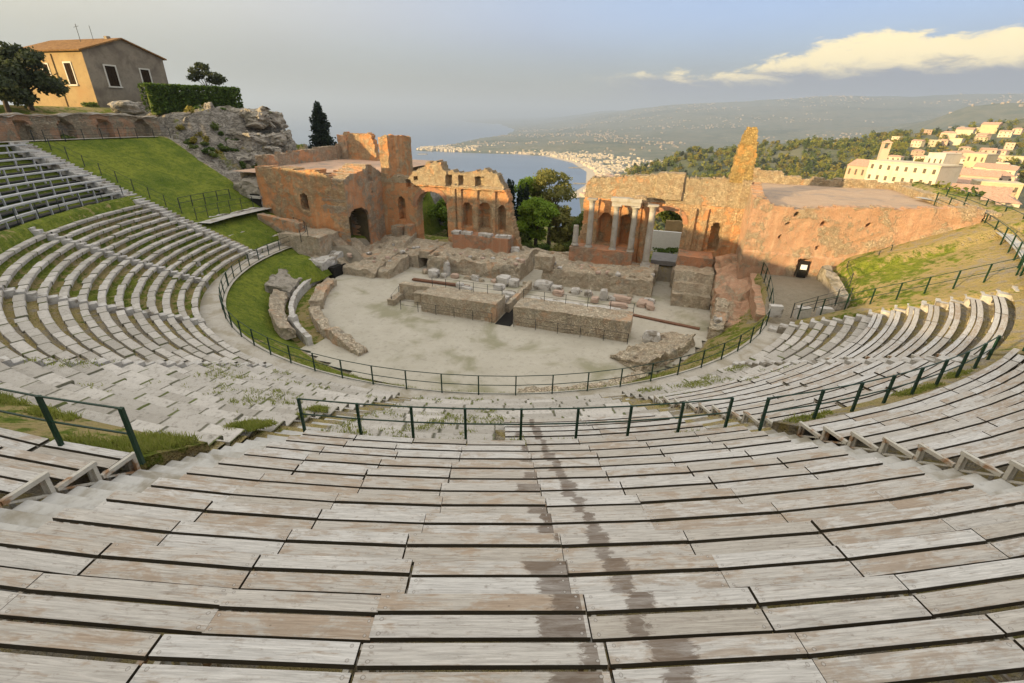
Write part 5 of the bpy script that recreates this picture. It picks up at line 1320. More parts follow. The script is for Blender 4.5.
def hwin(o, u, nrm, c, w, z0, z1, nm='window', sill=True):
    fr = MB(); 
    for (a, b_, z_a, z_b) in ((c - w - .14, c - w, z0 - .02, z1 + .14), (c + w, c + w + .14, z0 - .02, z1 + .14), (c - w, c + w, z1, z1 + .14)):
        fr.box(o + u * ((a + b_) / 2) + UP * z_a + nrm * .02, u, nrm, UP, (b_ - a) / 2, .05, z_b - z_a)
    if sill: fr.box(o + u * c + UP * (z0 - .16) + nrm * .05, u, nrm, UP, w + .2, .1, .14)
    f = fr.build(nm, M_TRIM, t)
    p = MB(); p.box(o + u * c + UP * z0 + nrm * .0, u, nrm, UP, w, .02, z1 - z0); p.build('pane', M_WIN, f)
    s2 = MB(); s2.box(o + u * c + UP * z0 + nrm * .03, u, nrm, UP, .03, .02, z1 - z0); s2.box(o + u * c + UP * ((z0 + z1) / 2) + nrm * .028, u, nrm, UP, w, .018, .05); s2.build('shutter_bars', M_WIN, f)
hwin(HC, HD, -GD, 2.75, .52, 2.2, 4.2); hwin(HC, HD, -GD, 6.4, .45, 2.1, 4.1)
hwin(HC, GD, -HD, 2.4, .55, 2.15, 4.1); hwin(HC, GD, -HD, 6.25, .5, 1.7, 4.05, 'door', False)
mb = MB(); mb.box(HC - GD * .06 + HD * 5.2 + UP * -1, HD, GD, UP, .35, .06, EZ + .7); mb.build('buttress', M_HOUSE, t)

# ------------------------------------------------------------------ plants
def leaf_cloud(cl, n, size, up=0.3, shell=.55, flat=1.0):
    """n leaf quads spread through the clumps cl = [(centre, (rx, ry, rz))]"""
    c = np.array([q[0] for q in cl], float); r = np.array([q[1] for q in cl], float)
    w = (r[:, 0] * r[:, 1] * r[:, 2]) ** .75; k = rng.choice(len(cl), n, p=w / w.sum())
    d = rng.normal(size=(n, 3)); d /= np.linalg.norm(d, axis=1)[:, None]
    rad = shell + (1 - shell) * rng.random(n) ** .7; rad *= 1 + .12 * rng.normal(size=n)
    p = c[k] + d * r[k] * rad[:, None]
    nrm = d * .6 + rng.normal(size=(n, 3)) * .7; nrm[:, 2] += up; nrm /= np.linalg.norm(nrm, axis=1)[:, None]
    a = np.cross(nrm, rng.normal(size=(n, 3))); a /= np.linalg.norm(a, axis=1)[:, None] + 1e-9; b = np.cross(nrm, a)
    s = size * (.55 + .9 * rng.random(n))[:, None]
    v = np.empty((n, 4, 3)); v[:, 0] = p - a * s * .5; v[:, 1] = p + b * s * .32; v[:, 2] = p + a * s * .5 + nrm * s * .12; v[:, 3] = p - b * s * .32
    return v.reshape(-1, 3)
def leaf_mesh(name, v, m):
    n = len(v) // 4; me = bpy.data.meshes.new(name); me.vertices.add(len(v)); me.vertices.foreach_set('co', v.astype(np.float32).ravel())
    me.loops.add(n * 4); me.loops.foreach_set('vertex_index', np.arange(n * 4, dtype=np.int32)); me.polygons.add(n)
    me.polygons.foreach_set('loop_start', np.arange(0, n * 4, 4, dtype=np.int32)); me.polygons.foreach_set('loop_total', np.full(n, 4, dtype=np.int32))
    me.materials.append(m); me.update(calc_edges=True); me.validate(); return me
def trunk_mesh(h, r, limbs, lean=0.0, name='trunk'):
    mb = MB(); mb.tube([(0, 0, -.5), (lean * .3, 0, h * .35), (lean, .1, h)], [r * 1.25, r, r * .7], 7)
    for (x, y, z) in limbs:
        mb.tube([(lean * .8, .05, h * .85), (x * .45 + lean * .5, y * .45, lerp(h, z, .5)), (x, y, z)], [r * .6, r * .38, r * .12], 5)
    return mb.mesh(name, M_BARK, None, True)
def clumps(n, rx, rz, zc0, cr, seed):
    rd = random.Random(seed); out = []
    for i in range(n):
        a = rd.uniform(0, 2 * pi); q = sqrt(rd.random()); z = rd.uniform(-1, 1); k = sqrt(max(.05, 1 - z * z))
        out.append(((cos(a) * q * rx * k, sin(a) * q * rx * k, zc0 + z * rz), (cr * rd.uniform(.7, 1.3),) * 2 + (cr * rd.uniform(.5, .95),)))
    return out
def make_tree(loc, h_tr, r_tr, cl, n, size, leaf, label, cat='tree', name='tree', group=None, rz=0., up=.3, sc=1.0):
    t = thing(name, loc, label, cat, group, rz)
    if sc != 1.0: t.scale = (sc, sc, sc)
    tr = trunk_mesh(h_tr, r_tr, [c[0] for c in cl[:7]]); inst('trunk', tr, t)
    inst('crown', leaf_mesh('crown', leaf_cloud(cl, n, size, up), leaf), t); return t
# near the house
p = Vector((-41.0, 42.0, -.5))
make_tree((-44.6, 48.2, -.3), 1.5, .22, clumps(26, 2.9, 1.9, 2.8, .85, 5), 6500, .34, L_OLIVE, 'dark grey-green olive tree covering the left side of the house', name='olive_tree')
make_tree((-43.3, 44.6, -.4), 1.4, .18, clumps(18, 2.3, 1.7, 2.6, .85, 6), 6000, .30, L_OLIVE, 'dark olive tree at the very left, above the arched wall', name='olive_tree')
make_tree((-41.9, 72.3, 1.2), 1.5, .10, [((x, y, z), (a, a, a * .6)) for x, y, z, a in ((-1.2, 0, 3.4, .75), (-.5, .3, 4.1, .65), (.3, 0, 3.2, .6), (1.2, .2, 2.9, .8), (2.0, 0, 2.5, .8), (-1.6, 0, 2.6, .75), (1.5, .1, 2.2, .7), (.5, .3, 2.4, .6), (-.9, .1, 2.9, .8), (.1, .2, 3.9, .7))], 2600, .26, L_OLIVE, 'small gnarled tree with a thin crown behind the hedge', name='small_tree')
# cypress behind the left wing
cyp = [((.0, 0, z), (lerp(1.7, .5, z / 6.3) * (1 + .22 * sin(z * 4)),) * 2 + (.7,)) for z in np.arange(.5, 6.4, .45)] + [((cos(z * 5) * lerp(1.7, .5, z / 6.5), sin(z * 7) * .9, z), (.55, .55, .6)) for z in np.arange(.6, 6.6, .55)]
make_tree((-29.5, 78.0, -5.6), 1.5, .2, cyp, 6500, .36, L_CYP, 'dark pointed cypress standing behind the left brick wing', name='cypress_tree', up=.6)
# hedge
t0 = st(-48.5, 3.2, 0)
h0, h1 = Vector((-41.0, 58.4, .15)), Vector((-35.4, 67.2, .25)); hd = (h1 - h0).normalized(); hn = Vector((hd.y, -hd.x, 0))
n = 12000; u = rng.random(n) * (h1 - h0).length; face = rng.random(n)
vv = np.where(face < .5, 1.0, np.where(face < .7, -1.0, rng.random(n) * 2 - 1)); zz = np.where(face < .5, rng.random(n), np.where(face < .7, rng.random(n), 1.0))
bulge = 1 + .12 * np.sin(u * 2.1) + .08 * np.sin(u * 5.3 + zz * 4)
P = np.array(h0)[None] + np.array(hd)[None] * u[:, None] + np.array(hn)[None] * (vv * .85 * bulge + rng.normal(size=n) * .08)[:, None]; P[:, 2] += -.5 + zz * 2.65 + rng.normal(size=n) * .07
nr = rng.normal(size=(n, 3)); nr[:, 2] += .4; nr /= np.linalg.norm(nr, axis=1)[:, None]; a_ = np.cross(nr, rng.normal(size=(n, 3))); a_ /= np.linalg.norm(a_, axis=1)[:, None]; b_ = np.cross(nr, a_); s_ = (.26 * (.6 + .8 * rng.random(n)))[:, None]
V = np.empty((n, 4, 3)); V[:, 0] = P - a_ * s_ * .5; V[:, 1] = P + b_ * s_ * .4; V[:, 2] = P + a_ * s_ * .5; V[:, 3] = P - b_ * s_ * .4
V -= np.array(h0)[None, None]
ho = thing('hedge', h0, 'long clipped dark green hedge on the rocks right of the house', 'hedge')
inst('leaves', leaf_mesh('leaves', V.reshape(-1, 3), L_HEDGE), ho)
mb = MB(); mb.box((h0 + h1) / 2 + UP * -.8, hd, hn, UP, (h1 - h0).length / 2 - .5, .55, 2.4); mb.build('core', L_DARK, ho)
def shrub(loc, r, h, leaf, label, n=500, size=.22, name='shrub', grp=None):
    cl = [((random.uniform(-r, r) * .6, random.uniform(-r, r) * .6, h * random.uniform(.25, .7)), (r * .55, r * .55, h * .35)) for _ in range(6)]
    o = inst(name, leaf_mesh('shrub', leaf_cloud(cl, n, size, .4, .3), leaf), None, loc); return tag(o, label, 'shrub', grp)
def onland(x, y, dz=0.): return Vector((x, y, zland(x, y) + dz))
for x, y, r, h, lf_, lb in ((-40.0, 60.5, 1.0, 1.6, L_DARK, 'dark bushy shrub under the left end of the hedge'), (-35.6, 64.2, .7, 1.2, L_YELLOW, 'yellow-green spiky shrub on the rocks under the hedge'), (-37.0, 62.0, .8, 1.1, L_RIDGE2, 'pale olive shrub on the rocks beside the yellow one'),
                            (-34.2, 63.8, .6, .7, L_YELLOW, 'small round yellowish bush lower on the rocks'), (-34.6, 59.2, .75, 1.0, L_DARK, 'dark green bush at the corner of the lawn and rocks'), (-33.0, 57.6, .7, .6, L_DARK, 'low dark bush in the rocks above the lawn edge'),
                            (-44.8, 55.6, .8, .55, L_DARK, 'low dark bush at the foot of the house corner'), (-42.6, 57.6, .5, .5, L_HEDGE, 'tiny green bush at the foot of the house gable'), (-41.2, 46.6, .8, .5, L_DARK, 'low dark bush on top of the arched wall')):
    shrub(onland(x, y, -.1), r, h, lf_, lb, 500)
boulder(Vector((-40.9, 55.3, -.6)), 2.6, 1.4, 1.2, M_ROCK, 'pale broken rock on top of the arched wall below the house', .9, .6, 'rock', 'rock', amp=.25)
# crags of the rocky knoll
for i, (x, y, a, b, c, lb) in enumerate(((-34.6, 67.0, 2.2, 2.0, .9, 'big tilted crag at the top right of the hedge'), (-33.2, 68.6, 2.2, 2.0, .5, 'steep crag forming the right edge of the knoll'), (-32.6, 66.4, 3.0, 2.4, 1.0, 'pale sunlit crag below the hedge end'), (-34.8, 64.2, 3.4, 2.4, 1.3, 'flat ledge of pale rock under the yellow shrub'),
                                          (-32.0, 63.6, 3.4, 2.6, 1.2, 'low layered rock ledge in the middle of the knoll'), (-31.0, 66.0, 2.6, 2.4, 1.0, 'rough grey crag above the left wing'), (-31.4, 60.6, 3.2, 2.2, 1.0, 'low pale rock at the edge of the lawn'), (-29.8, 63.0, 2.8, 2.4, 1.4, 'grey crag beside the top of the left wing'), (-30.2, 68.0, 2.0, 1.8, .6, 'jagged crag at the end of the terrace parapet'),
                                          (-36.6, 64.6, 2.2, 1.6, 1.3, 'pale rock wall directly under the middle of the hedge'), (-29.6, 58.6, 2.2, 1.8, .9, 'small ledge of rock above the retaining wall'))):
    boulder(onland(x, y, -.9), a, b, c + .8, M_ROCK, lb, random.uniform(0, 3), .35, 'rock', 'rock_crag', 'crags of the rocky knoll', .24)
CR = ['pale cracked rock low on the knoll beside the lawn', 'grey rock with a flat top in the lower knoll', 'split rock in the middle of the knoll slope', 'small pale boulder under the yellow shrub', 'layered grey rock near the knoll skyline', 'rounded pale rock below the hedge corner', 'rough rock right above the dark left entrance', 'tilted slab of rock above the lawn corner', 'jagged small rock on the knoll edge by the terrace', 'broad low rock at the foot of the knoll', 'pale rock step between lawn and knoll', 'dark-sided rock under the crag of the skyline']
for i, (x, y) in enumerate(((-30.8, 57.0), (-29.4, 60.4), (-31.8, 62.0), (-35.0, 62.6), (-31.6, 69.2), (-33.6, 65.6), (-28.4, 59.6), (-32.4, 59.2), (-29.2, 65.4), (-30.2, 61.6), (-33.4, 61.0), (-31.0, 67.4))):
    boulder(onland(x, y, -.6), random.uniform(1.3, 2.6), random.uniform(1.0, 1.8), random.uniform(1.0, 1.7), M_ROCK, CR[i], random.uniform(0, 3), .3, 'rock', 'rock_crag', 'crags of the rocky knoll', .26)
for i in range(40):
    a = random.uniform(-131, -114); R = random.uniform(31.5, 42); p = pc(R, a)
    shrub(onland(p.x, p.y, .05), random.uniform(.3, .6), random.uniform(.35, .8), random.choice((L_DARK, L_HEDGE, L_RIDGE2)), 'small green shrub growing from the cracks of the rocky knoll', 260, .2, grp='small shrubs on the rocky knoll')
# trees in the gap behind the stage
make_tree(tuple(st(-.6, 12.8, -12.9)), 2.0, .2, clumps(34, 2.2, 1.7, 3.0, .8, 21), 14000, .25, L_BRIGHT, 'bright green leafy tree in the gap between the stage walls', name='leafy_tree')
make_tree(tuple(st(-.3, 17.5, -14.0)), 3.6, .24, clumps(34, 2.3, 2.3, 6.3, .9, 22), 9500, .24, L_SPRING, 'tall olive-brown tree just coming into leaf behind the gap', name='leafy_tree')
make_tree(tuple(st(-3.0, 18.0, -14.2)), 3.6, .2, clumps(16, 1.5, 1.6, 6.4, .7, 23), 3600, .25, L_BRIGHT, 'slender light green tree left in the gap behind the stage', name='leafy_tree')
make_tree(tuple(st(4.6, 12.2, -12.9)), 1.2, .16, clumps(18, 1.5, 1.6, 2.3, .7, 24), 5000, .26, L_DARK, 'dark round tree behind the broken column stub', name='dark_tree')
make_tree(tuple(st(2.3, 13.2, -13.1)), 1.4, .16, clumps(22, 1.5, 1.5, 2.6, .75, 28), 6000, .26, L_SPRING, 'olive-green tree low in the right of the gap', name='leafy_tree')
for i, (s_, d_, h_) in enumerate(((-3.7, 13.5, 6.9), (-3.0, 14.2, 6.2), (-2.6, 15.4, 6.2), (-4.4, 14.5, 6.8))):
    cl = [((0, 0, z), (lerp(.75, .22, z / h_),) * 2 + (.6,)) for z in np.arange(.4, h_, .5)]
    make_tree(tuple(st(s_, d_, -13.2)), 1.2, .12, cl, 2600, .28, L_CYP, ['slim dark cypress nearest the left stage wall end', 'second slim dark cypress beside the left stage wall', 'shorter dark cypress at the edge of the bright tree', 'dark cypress mostly hidden behind the left stage wall'][i], name='cypress_tree', group='cypresses behind the stage', up=.6)
# trees seen through the two arches
make_tree(tuple(st(-13.2, 17.0, -13.6)), 1.0, .15, clumps(18, 2.0, 1.6, 2.6, .75, 31), 6500, .25, L_BRIGHT, 'light green bushy tree seen through the left arch', name='leafy_tree')
make_tree(tuple(st(-15.0, 20.5, -14.4)), 1.0, .15, clumps(14, 1.6, 1.5, 3.2, .7, 32), 3500, .25, L_HEDGE, 'green tree further back through the left arch', name='leafy_tree')
make_tree(tuple(st(13.6, 19.5, -13.6)), 3.0, .2, clumps(20, 2.2, 1.7, 5.2, .8, 33), 6500, .26, L_DARK, 'dark green tree filling the top of the right arch', name='dark_tree')
shrub(st(13.3, 13.6, -12.35), 1.3, .38, L_HEDGE, 'low green shrubs at the foot of the white wall through the right arch', 600)
mb = MB(); mb.box(st(13.6, 15.6, -12.8), ES, ED, UP, 3.0, .12, 2.2); tag(mb.build('white_wall', M_SIGN), 'plain white wall seen through the right arch', 'wall')
tag(rblock('ochre_wall', M_HOUSE, 12.6, 15.6, 16.6, 17.2, -12.8, -9.7, None, .4, .1), 'sunlit ochre wall above the white wall through the right arch', 'wall')
for i, (s_, d_, r_, h_, lf_, lb) in enumerate(((-.9, 10.4, .8, 1.0, L_DARK, 'dark low bush at the left foot of the gap'), (.7, 10.6, .9, .9, L_HEDGE, 'green bush in the middle foot of the gap'), (2.4, 10.4, .9, 1.1, L_SPRING, 'olive bush at the right foot of the gap'), (3.7, 10.8, .9, 1.3, L_DARK, 'dark bush beside the broken column stub'), (-1.6, 11.2, .8, 1.6, L_DARK, 'tall dark bush beside the end of the left stage wall'))):
    p = st(s_, d_, -12.75); shrub(p, r_, h_, lf_, lb, 900, .2)
tag(rblock('rubble_wall', M_PODIUM, -1.2, 5.2, 8.9, 9.6, -13.2, -12.1, None, .25, .15, lambda x, y: .95 + nz(x, y, 4, .9) * .25), 'low rough stone wall closing the gap between the two stage walls', 'low wall')

# ------------------------------------------------------------------ grass tufts on the near verges
def tufts(n, R0, R1, a0, a1, zf, hh=.10, seed=1, thr=.0, fs_=.5):
    rd = np.random.default_rng(seed); out = []
    cnt = 0
    while cnt < n:
        R = rd.uniform(R0, R1); a = rd.uniform(a0, a1); p = pc(R, a)
        if fbm(p.x, p.y, seed, fs_, 4) < thr: 
            cnt += .15; continue
        z = zf(R, a); cnt += 1
        for _ in range(5):
            an = rd.uniform(0, 6.28); w = .012; h = hh * rd.uniform(.4, 1.3); lx, ly = cos(an), sin(an); tx, ty = rd.normal(0, .4, 2) * h; bx, by = p.x + rd.normal(0, .04), p.y + rd.normal(0, .04)
            out += [(bx - lx * w, by - ly * w, z), (bx + lx * w, by + ly * w, z), (bx + lx * w * .3 + tx, by + ly * w * .3 + ty, z + h), (bx - lx * w * .3 + tx, by - ly * w * .3 + ty, z + h)]
    return np.array(out)
gv = [tufts(3600, 31.75, 33.0, -30, -9.9, lambda R, a: zc(R) - .06, .12, 3, .0), tufts(500, 29.9, 30.4, -7.5, 13.2, lambda R, a: zc(30) - .1, .09, 5, .12, 1.2),
      tufts(700, 22.3, 30, -28.8, -9.8, lambda R, a: zc(R) - .05, .08, 7, .22, .8), tufts(700, 22.3, 30, -7.2, 3, lambda R, a: zc(R) - .02, .07, 8, .22, .8), tufts(700, 22.3, 25, 15.8, 33, lambda R, a: zc(R) - .02, .07, 9, .12, .8),
      tufts(900, 27.0, 31.6, -11, -9.7, lambda R, a: zc(R) - .05, .10, 12, -.05, .9), tufts(600, 30.1, 30.5, 16, 34, lambda R, a: zc(R), .08, 14, .1, 1.2), tufts(1200, 18, 20.6, -40, 74, lambda R, a: lerp(-13.85, -11.75, ((R - 17.5) / 3.1) ** .8), .14, 15, -.05, .6)]
gv = np.concatenate(gv); o = inst('grass', leaf_mesh('grass', gv, L_GRASS)); tag(o, 'tufts of green and yellow grass between the seats and along the verges', 'grass', kind='stuff')

# ------------------------------------------------------------------ woods on the ridge and in the town
KIND = []
for i, (lf_, rx, rz_, zc0, cr, n, sz, nc) in enumerate(((L_PINE, 3.0, 2.6, 4.4, 1.5, 420, 1.1, 14), (L_DARK, 2.6, 3.2, 4.8, 1.4, 420, 1.0, 14), (L_RIDGE2, 3.2, 2.0, 3.6, 1.4, 380, 1.1, 12), (L_OLIVE, 2.8, 2.2, 3.8, 1.3, 380, 1.0, 12))):
    cl = clumps(nc, rx, rz_, zc0, cr, 70 + i)
    KIND.append((trunk_mesh(zc0 - rz_ * .4, .3, [c[0] for c in cl[:4]]), leaf_mesh('crown', leaf_cloud(cl, n, sz, .5, .6), lf_)))
KL = ['dense mid-green tree on the wooded ridge behind the stage', 'tall dark green tree on the wooded ridge behind the stage', 'spreading olive-yellow tree on the wooded ridge behind the stage', 'grey-green tree on the wooded ridge behind the stage']
def ridge_tree(x, y, k, sc, labels=KL, group='trees on the wooded ridge'):
    z = zland(x, y)
    t = thing('hillside_tree', (x, y, z - .3), labels[k], 'tree', group, random.uniform(0, 6.28)); s_ = sc * random.uniform(.85, 1.15); t.scale = (s_, s_, s_ * random.uniform(.85, 1.2))
    inst('trunk', KIND[k][0], t); inst('crown', KIND[k][1], t); return t
rd = random.Random(99); cnt = 0; spots = []
while cnt < 260:
    th = rd.uniform(8, 46); r = rd.uniform(250, 860); cr, czv = zcrest(th)
    if r > cr + 5 or (th > 29 and r < 330): continue
    x, y = r * sin(radians(th)), r * cos(radians(th))
    if fbm(x, y, 1, .008, 3) < -.25 or (th > 37 and rd.random() < .75): continue
    k = rd.choices((0, 1, 2, 3), (4, 3, 3, 2))[0] if th > 18 else rd.choices((0, 1, 2, 3), (3, 1, 4, 3))[0]
    ridge_tree(x, y, k, .92 if r > 450 else .8); cnt += 1
# the rest of the wood as one mass
V = []
for k in range(4):
    base_ = np.empty(len(KIND[k][1].vertices) * 3, dtype=np.float32); KIND[k][1].vertices.foreach_get('co', base_); KIND[k] = KIND[k] + (base_.reshape(-1, 4, 3),)
acc = {0: [], 1: [], 2: [], 3: []}
for _ in range(5200):
    th = rd.uniform(6, 47); r = rd.uniform(240, 960); cr, czv = zcrest(th)
    if r > cr + 12 or (th > 29 and r < 400) or (th > 37 and rd.random() < .7): continue
    x, y = r * sin(radians(th)), r * cos(radians(th)); k = rd.choices((0, 1, 2, 3), (4, 3, 3, 2))[0]
    q = KIND[k][2][rng.choice(len(KIND[k][2]), 64)]; qc = q.mean(axis=1, keepdims=True); q = qc + (q - qc) * 1.9; s_ = rd.uniform(.6, 1.2); a_ = rd.uniform(0, 6.28)
    q = q * s_; q2 = q.copy(); q2[..., 0] = q[..., 0] * cos(a_) - q[..., 1] * sin(a_); q2[..., 1] = q[..., 0] * sin(a_) + q[..., 1] * cos(a_)
    acc[k].append(q2 + np.array([x, y, zland(x, y) - .8 - 1.2 * s_]))
me = None
allv = np.concatenate([np.concatenate(acc[k]) for k in range(4)]).reshape(-1, 3); mi = np.concatenate([np.full(sum(len(q) for q in acc[k]), k) for k in range(4)])
me = leaf_mesh('woodland', allv, L_PINE)
for m_ in (L_DARK, L_RIDGE2, L_OLIVE): me.materials.append(m_)
if len(me.polygons) == len(mi): me.polygons.foreach_set('material_index', mi.astype(np.int32))
tag(inst('woodland', me), 'scrub and trees that clothe the green ridge behind the stage', 'woodland', kind='stuff')

rd2 = random.Random(4242)
# ------------------------------------------------------------------ hill town on the right
def gp(px, r, dz=0.):
    """ground point of the land at bearing of picture column px and distance r"""
    th = radians(px_az(px, 125)[0]); x, y = r * sin(th), r * cos(th); return Vector((x, y, zland(x, y) + dz)), th
def town_house(p, rz, w, d, h, roof, m, label, storeys=2, group='houses of the hill town', cat='house', wins=True, roofm=None):
    t = thing('town_house', p, label, cat, group, rz); ex, ey = Vector((1, 0, 0)), Vector((0, 1, 0))
    mb = MB(); mb.abox(-w / 2, -d / 2, -6, w / 2, d / 2, h)
    me = mb.mesh('wall', m); inst('wall', me, t)
    mb = MB()
    if roof == 'gable':
        e = .4; rh = d * .22
        mb.add([(-w / 2 - e, -d / 2 - e, h - .05), (w / 2 + e, -d / 2 - e, h - .05), (w / 2 + e, 0, h + rh), (-w / 2 - e, 0, h + rh), (-w / 2 - e, d / 2 + e, h - .05), (w / 2 + e, d / 2 + e, h - .05)], [(0, 1, 2, 3), (3, 2, 5, 4), (0, 3, 4), (1, 5, 2), (0, 4, 5, 1)])
    elif roof == 'hip':
        e = .4; rh = d * .22
        mb.add([(-w / 2 - e, -d / 2 - e, h), (w / 2 + e, -d / 2 - e, h), (w / 2 + e, d / 2 + e, h), (-w / 2 - e, d / 2 + e, h), (-w / 2 + d * .4, 0, h + rh), (w / 2 - d * .4, 0, h + rh)], [(0, 1, 5, 4), (2, 3, 4, 5), (1, 2, 5), (3, 0, 4), (0, 3, 2, 1)])
    else:
        mb.abox(-w / 2 - .15, -d / 2 - .15, h, w / 2 + .15, d / 2 + .15, h + .5)
    inst('roof', mb.mesh('roof', roofm or (M_TOWNROOF if roof != 'flat' else m)), t)
    if wins:
        n_ = max(1, int(w / 3.2)); key = (round(w, 1), round(d, 1), round(h, 1), storeys)
        for s_ in range(storeys):
            for i in range(n_):
                mb = MB(); x = -w / 2 + w * (i + .5) / n_; z = h / storeys * (s_ + .35); mb.abox(x - .5, -d / 2 - .06, z, x + .5, -d / 2 + .02, z + h / storeys * .42); inst('window', mb.mesh('window', M_FARWIN), t)
        for s_ in range(storeys):
            mb = MB(); z = h / storeys * (s_ + .35); mb.abox(-w / 2 - .06, -.5, z, -w / 2 + .02, .5, z + h / storeys * .42); inst('window', mb.mesh('window', M_FARWIN), t)
    return t
def face_cam(th, turn=0.): return -th + turn
# big hotel with two long wings and a bell tower
def longb(px0, px1, r0, r1, d, h, st_, lb, m=M_TOWN, roof='flat', rm=None, dz=0.):
    a, _ = gp(px0, r0); b, _ = gp(px1, r1); c = (a + b) / 2; v = b - a; rz = atan2(v.y, v.x)
    c.z = min(a.z, b.z) + dz; return town_house(c, rz, v.length, d, h, roof, m, lb, st_, 'long buildings of the hill town', 'building', True, rm)
longb(834, 902, 300, 285, 16, 15, 3, 'long cream hotel wing with three rows of windows, left of the bell tower', M_TOWN, 'hip', M_TOWNROOF, 8.5)
longb(893, 968, 262, 250, 14, 12, 3, 'long cream hotel wing right of the bell tower with a row of small windows', M_TOWN, 'flat', None, 7.5)
longb(872, 908, 330, 322, 14, 13.5, 2, 'reddish roofed church body behind the hotel', M_TOWN2, 'gable', None, 10)
p, th = gp(893, 316, 3.5)
t = thing('bell_tower', p, 'square bell tower rising above the cream hotel', 'tower', None, -th + .25)
mb = MB(); mb.abox(-1.7, -1.7, -4, 1.7, 1.7, 20.5); inst('shaft', mb.mesh('shaft', M_TOWN2), t)
mb = MB(); 
for x in (-1.35, 1.35):
    for y in (-1.35, 1.35): mb.abox(x - .35, y - .35, 20.5, x + .35, y + .35, 23)
mb.abox(-1.9, -1.9, 23, 1.9, 1.9, 23.5); inst('belfry', mb.mesh('belfry', M_TOWN2), t)
mb = MB(); mb.add([(-1.7, -1.7, 23.5), (1.7, -1.7, 23.5), (1.7, 1.7, 23.5), (-1.7, 1.7, 23.5), (0, 0, 24.6)], [(0, 1, 4), (1, 2, 4), (2, 3, 4), (3, 0, 4)]); inst('roof', mb.mesh('roof', M_TOWNROOF), t)
longb(948, 966, 430, 425, 16, 13, 1, 'plain ochre gabled building standing highest at the left of the town', M_TOWN, 'flat', None, 3)
longb(985, 1006, 440, 436, 14, 12, 2, 'wide cream building in the upper row of the town', M_TOWN, 'flat', None, 4)
longb(928, 1000, 118, 112, 5, 4.2, 1, 'long low pale building with a pinkish roof just beyond the path', M_TOWN2, 'gable', M_TOWNROOF, -1.5)
longb(944, 985, 150, 142, 9, 4.5, 1, 'pale building with a broad pink roof in the near town', M_TOWN, 'hip', M_TOWNROOF, 1.0)
HL_ = [(915, 128, 8, 6, 4, 'flat', 'small white flat-roofed house, nearest to the terrace corner'), (905, 138, 7, 5, 3.5, 'hip', 'small white house with awnings left of the pink roof'), (975, 118, 9, 6, 3.6, 'gable', 'low pink-roofed house beside the path railing'), (1002, 125, 10, 7, 5, 'gable', 'pink-roofed house at the near right of the town'),
       (1020, 150, 10, 8, 7, 'flat', 'tall yellow house at the right edge of the near town'), (1016, 190, 14, 9, 8, 'hip', 'cream house with a red roof at the right edge'), (992, 215, 12, 9, 7, 'gable', 'cream house with a low roof in the middle of the town'), (978, 245, 12, 9, 7, 'hip', 'cream house with rounded roof below the church'), (1008, 250, 16, 10, 8, 'gable', 'broad red-roofed house in the middle of the town'),
       (1022, 285, 14, 10, 9, 'flat', 'tall cream block at the right edge of the town'), (985, 300, 12, 9, 8, 'gable', 'red-roofed house behind the domed roof'), (965, 310, 10, 8, 7, 'flat', 'pale flat house above the round pine'), (1002, 335, 14, 10, 9, 'gable', 'terracotta-roofed house in the upper middle town'), (1018, 350, 13, 10, 9, 'hip', 'pale hip-roofed house high at the right'),
       (952, 345, 12, 9, 8, 'flat', 'pale house just right of the hotel wing'), (972, 370, 14, 10, 9, 'gable', 'reddish house behind the hotel wing'), (990, 395, 12, 9, 8, 'flat', 'white house in the upper part of the town'), (1010, 400, 14, 10, 9, 'gable', 'red-roofed house in the upper part of the town'), (934, 360, 10, 8, 7, 'flat', 'pale house behind the right hotel wing'), (945, 385, 10, 8, 7, 'hip', 'small hip-roofed house under the ochre building'),
       (975, 445, 12, 9, 9, 'flat', 'narrow cream house between ochre building and wide cream building'), (1020, 460, 13, 9, 9, 'flat', 'pale house at the top right of the town'), (1000, 490, 11, 9, 8, 'hip', 'small pale house above the wide cream building'), (1016, 600, 26, 9, 6, 'flat', 'long white terrace of houses on the hill above the town'), (962, 700, 12, 9, 6, 'flat', 'lone pale house on the green hill'),
       (952, 780, 14, 9, 6, 'hip', 'small pale villa near the crest of the hill'), (968, 800, 16, 10, 7, 'gable', 'brown-roofed villa near the crest of the hill'), (992, 830, 16, 12, 10, 'gable', 'orange house standing on the crest of the hill'), (985, 845, 12, 9, 6, 'flat', 'white house left of the orange one on the crest'), (924, 205, 9, 7, 5, 'hip', 'little villa among the trees below the hotel'), (940, 190, 9, 7, 4, 'flat', 'arched pale pavilion above the long pink roof'), (870, 360, 12, 8, 8, 'hip', 'roof of a house peeping out left behind the hotel'),
       (1012, 108, 9, 6, 4, 'gable', 'low terracotta roof close beyond the path at the right'), (958, 165, 9, 7, 5, 'hip', 'small house between the pink roof and the round pine'), (1004, 180, 10, 8, 6, 'gable', 'yellow gabled house among trees at the right'), (1020, 215, 11, 8, 7, 'gable', 'orange-roofed house at the right edge of the middle town'), (1010, 300, 12, 9, 8, 'hip', 'pale hip-roofed house in the crowded middle town'), (996, 280, 10, 8, 7, 'flat', 'narrow white house in the crowded middle town'),
       (960, 285, 10, 8, 6, 'gable', 'small red-roofed house beside the hotel end'), (1022, 390, 12, 9, 9, 'gable', 'tall red-roofed house at the upper right edge'), (980, 350, 9, 7, 7, 'hip', 'little cream house behind the terracotta roofs'), (1004, 370, 11, 8, 8, 'gable', 'pinkish gabled house in the upper rows'), (1014, 520, 12, 8, 7, 'flat', 'white box-like house above the town'), (978, 600, 12, 8, 6, 'hip', 'isolated pale villa on the slope above the town')]
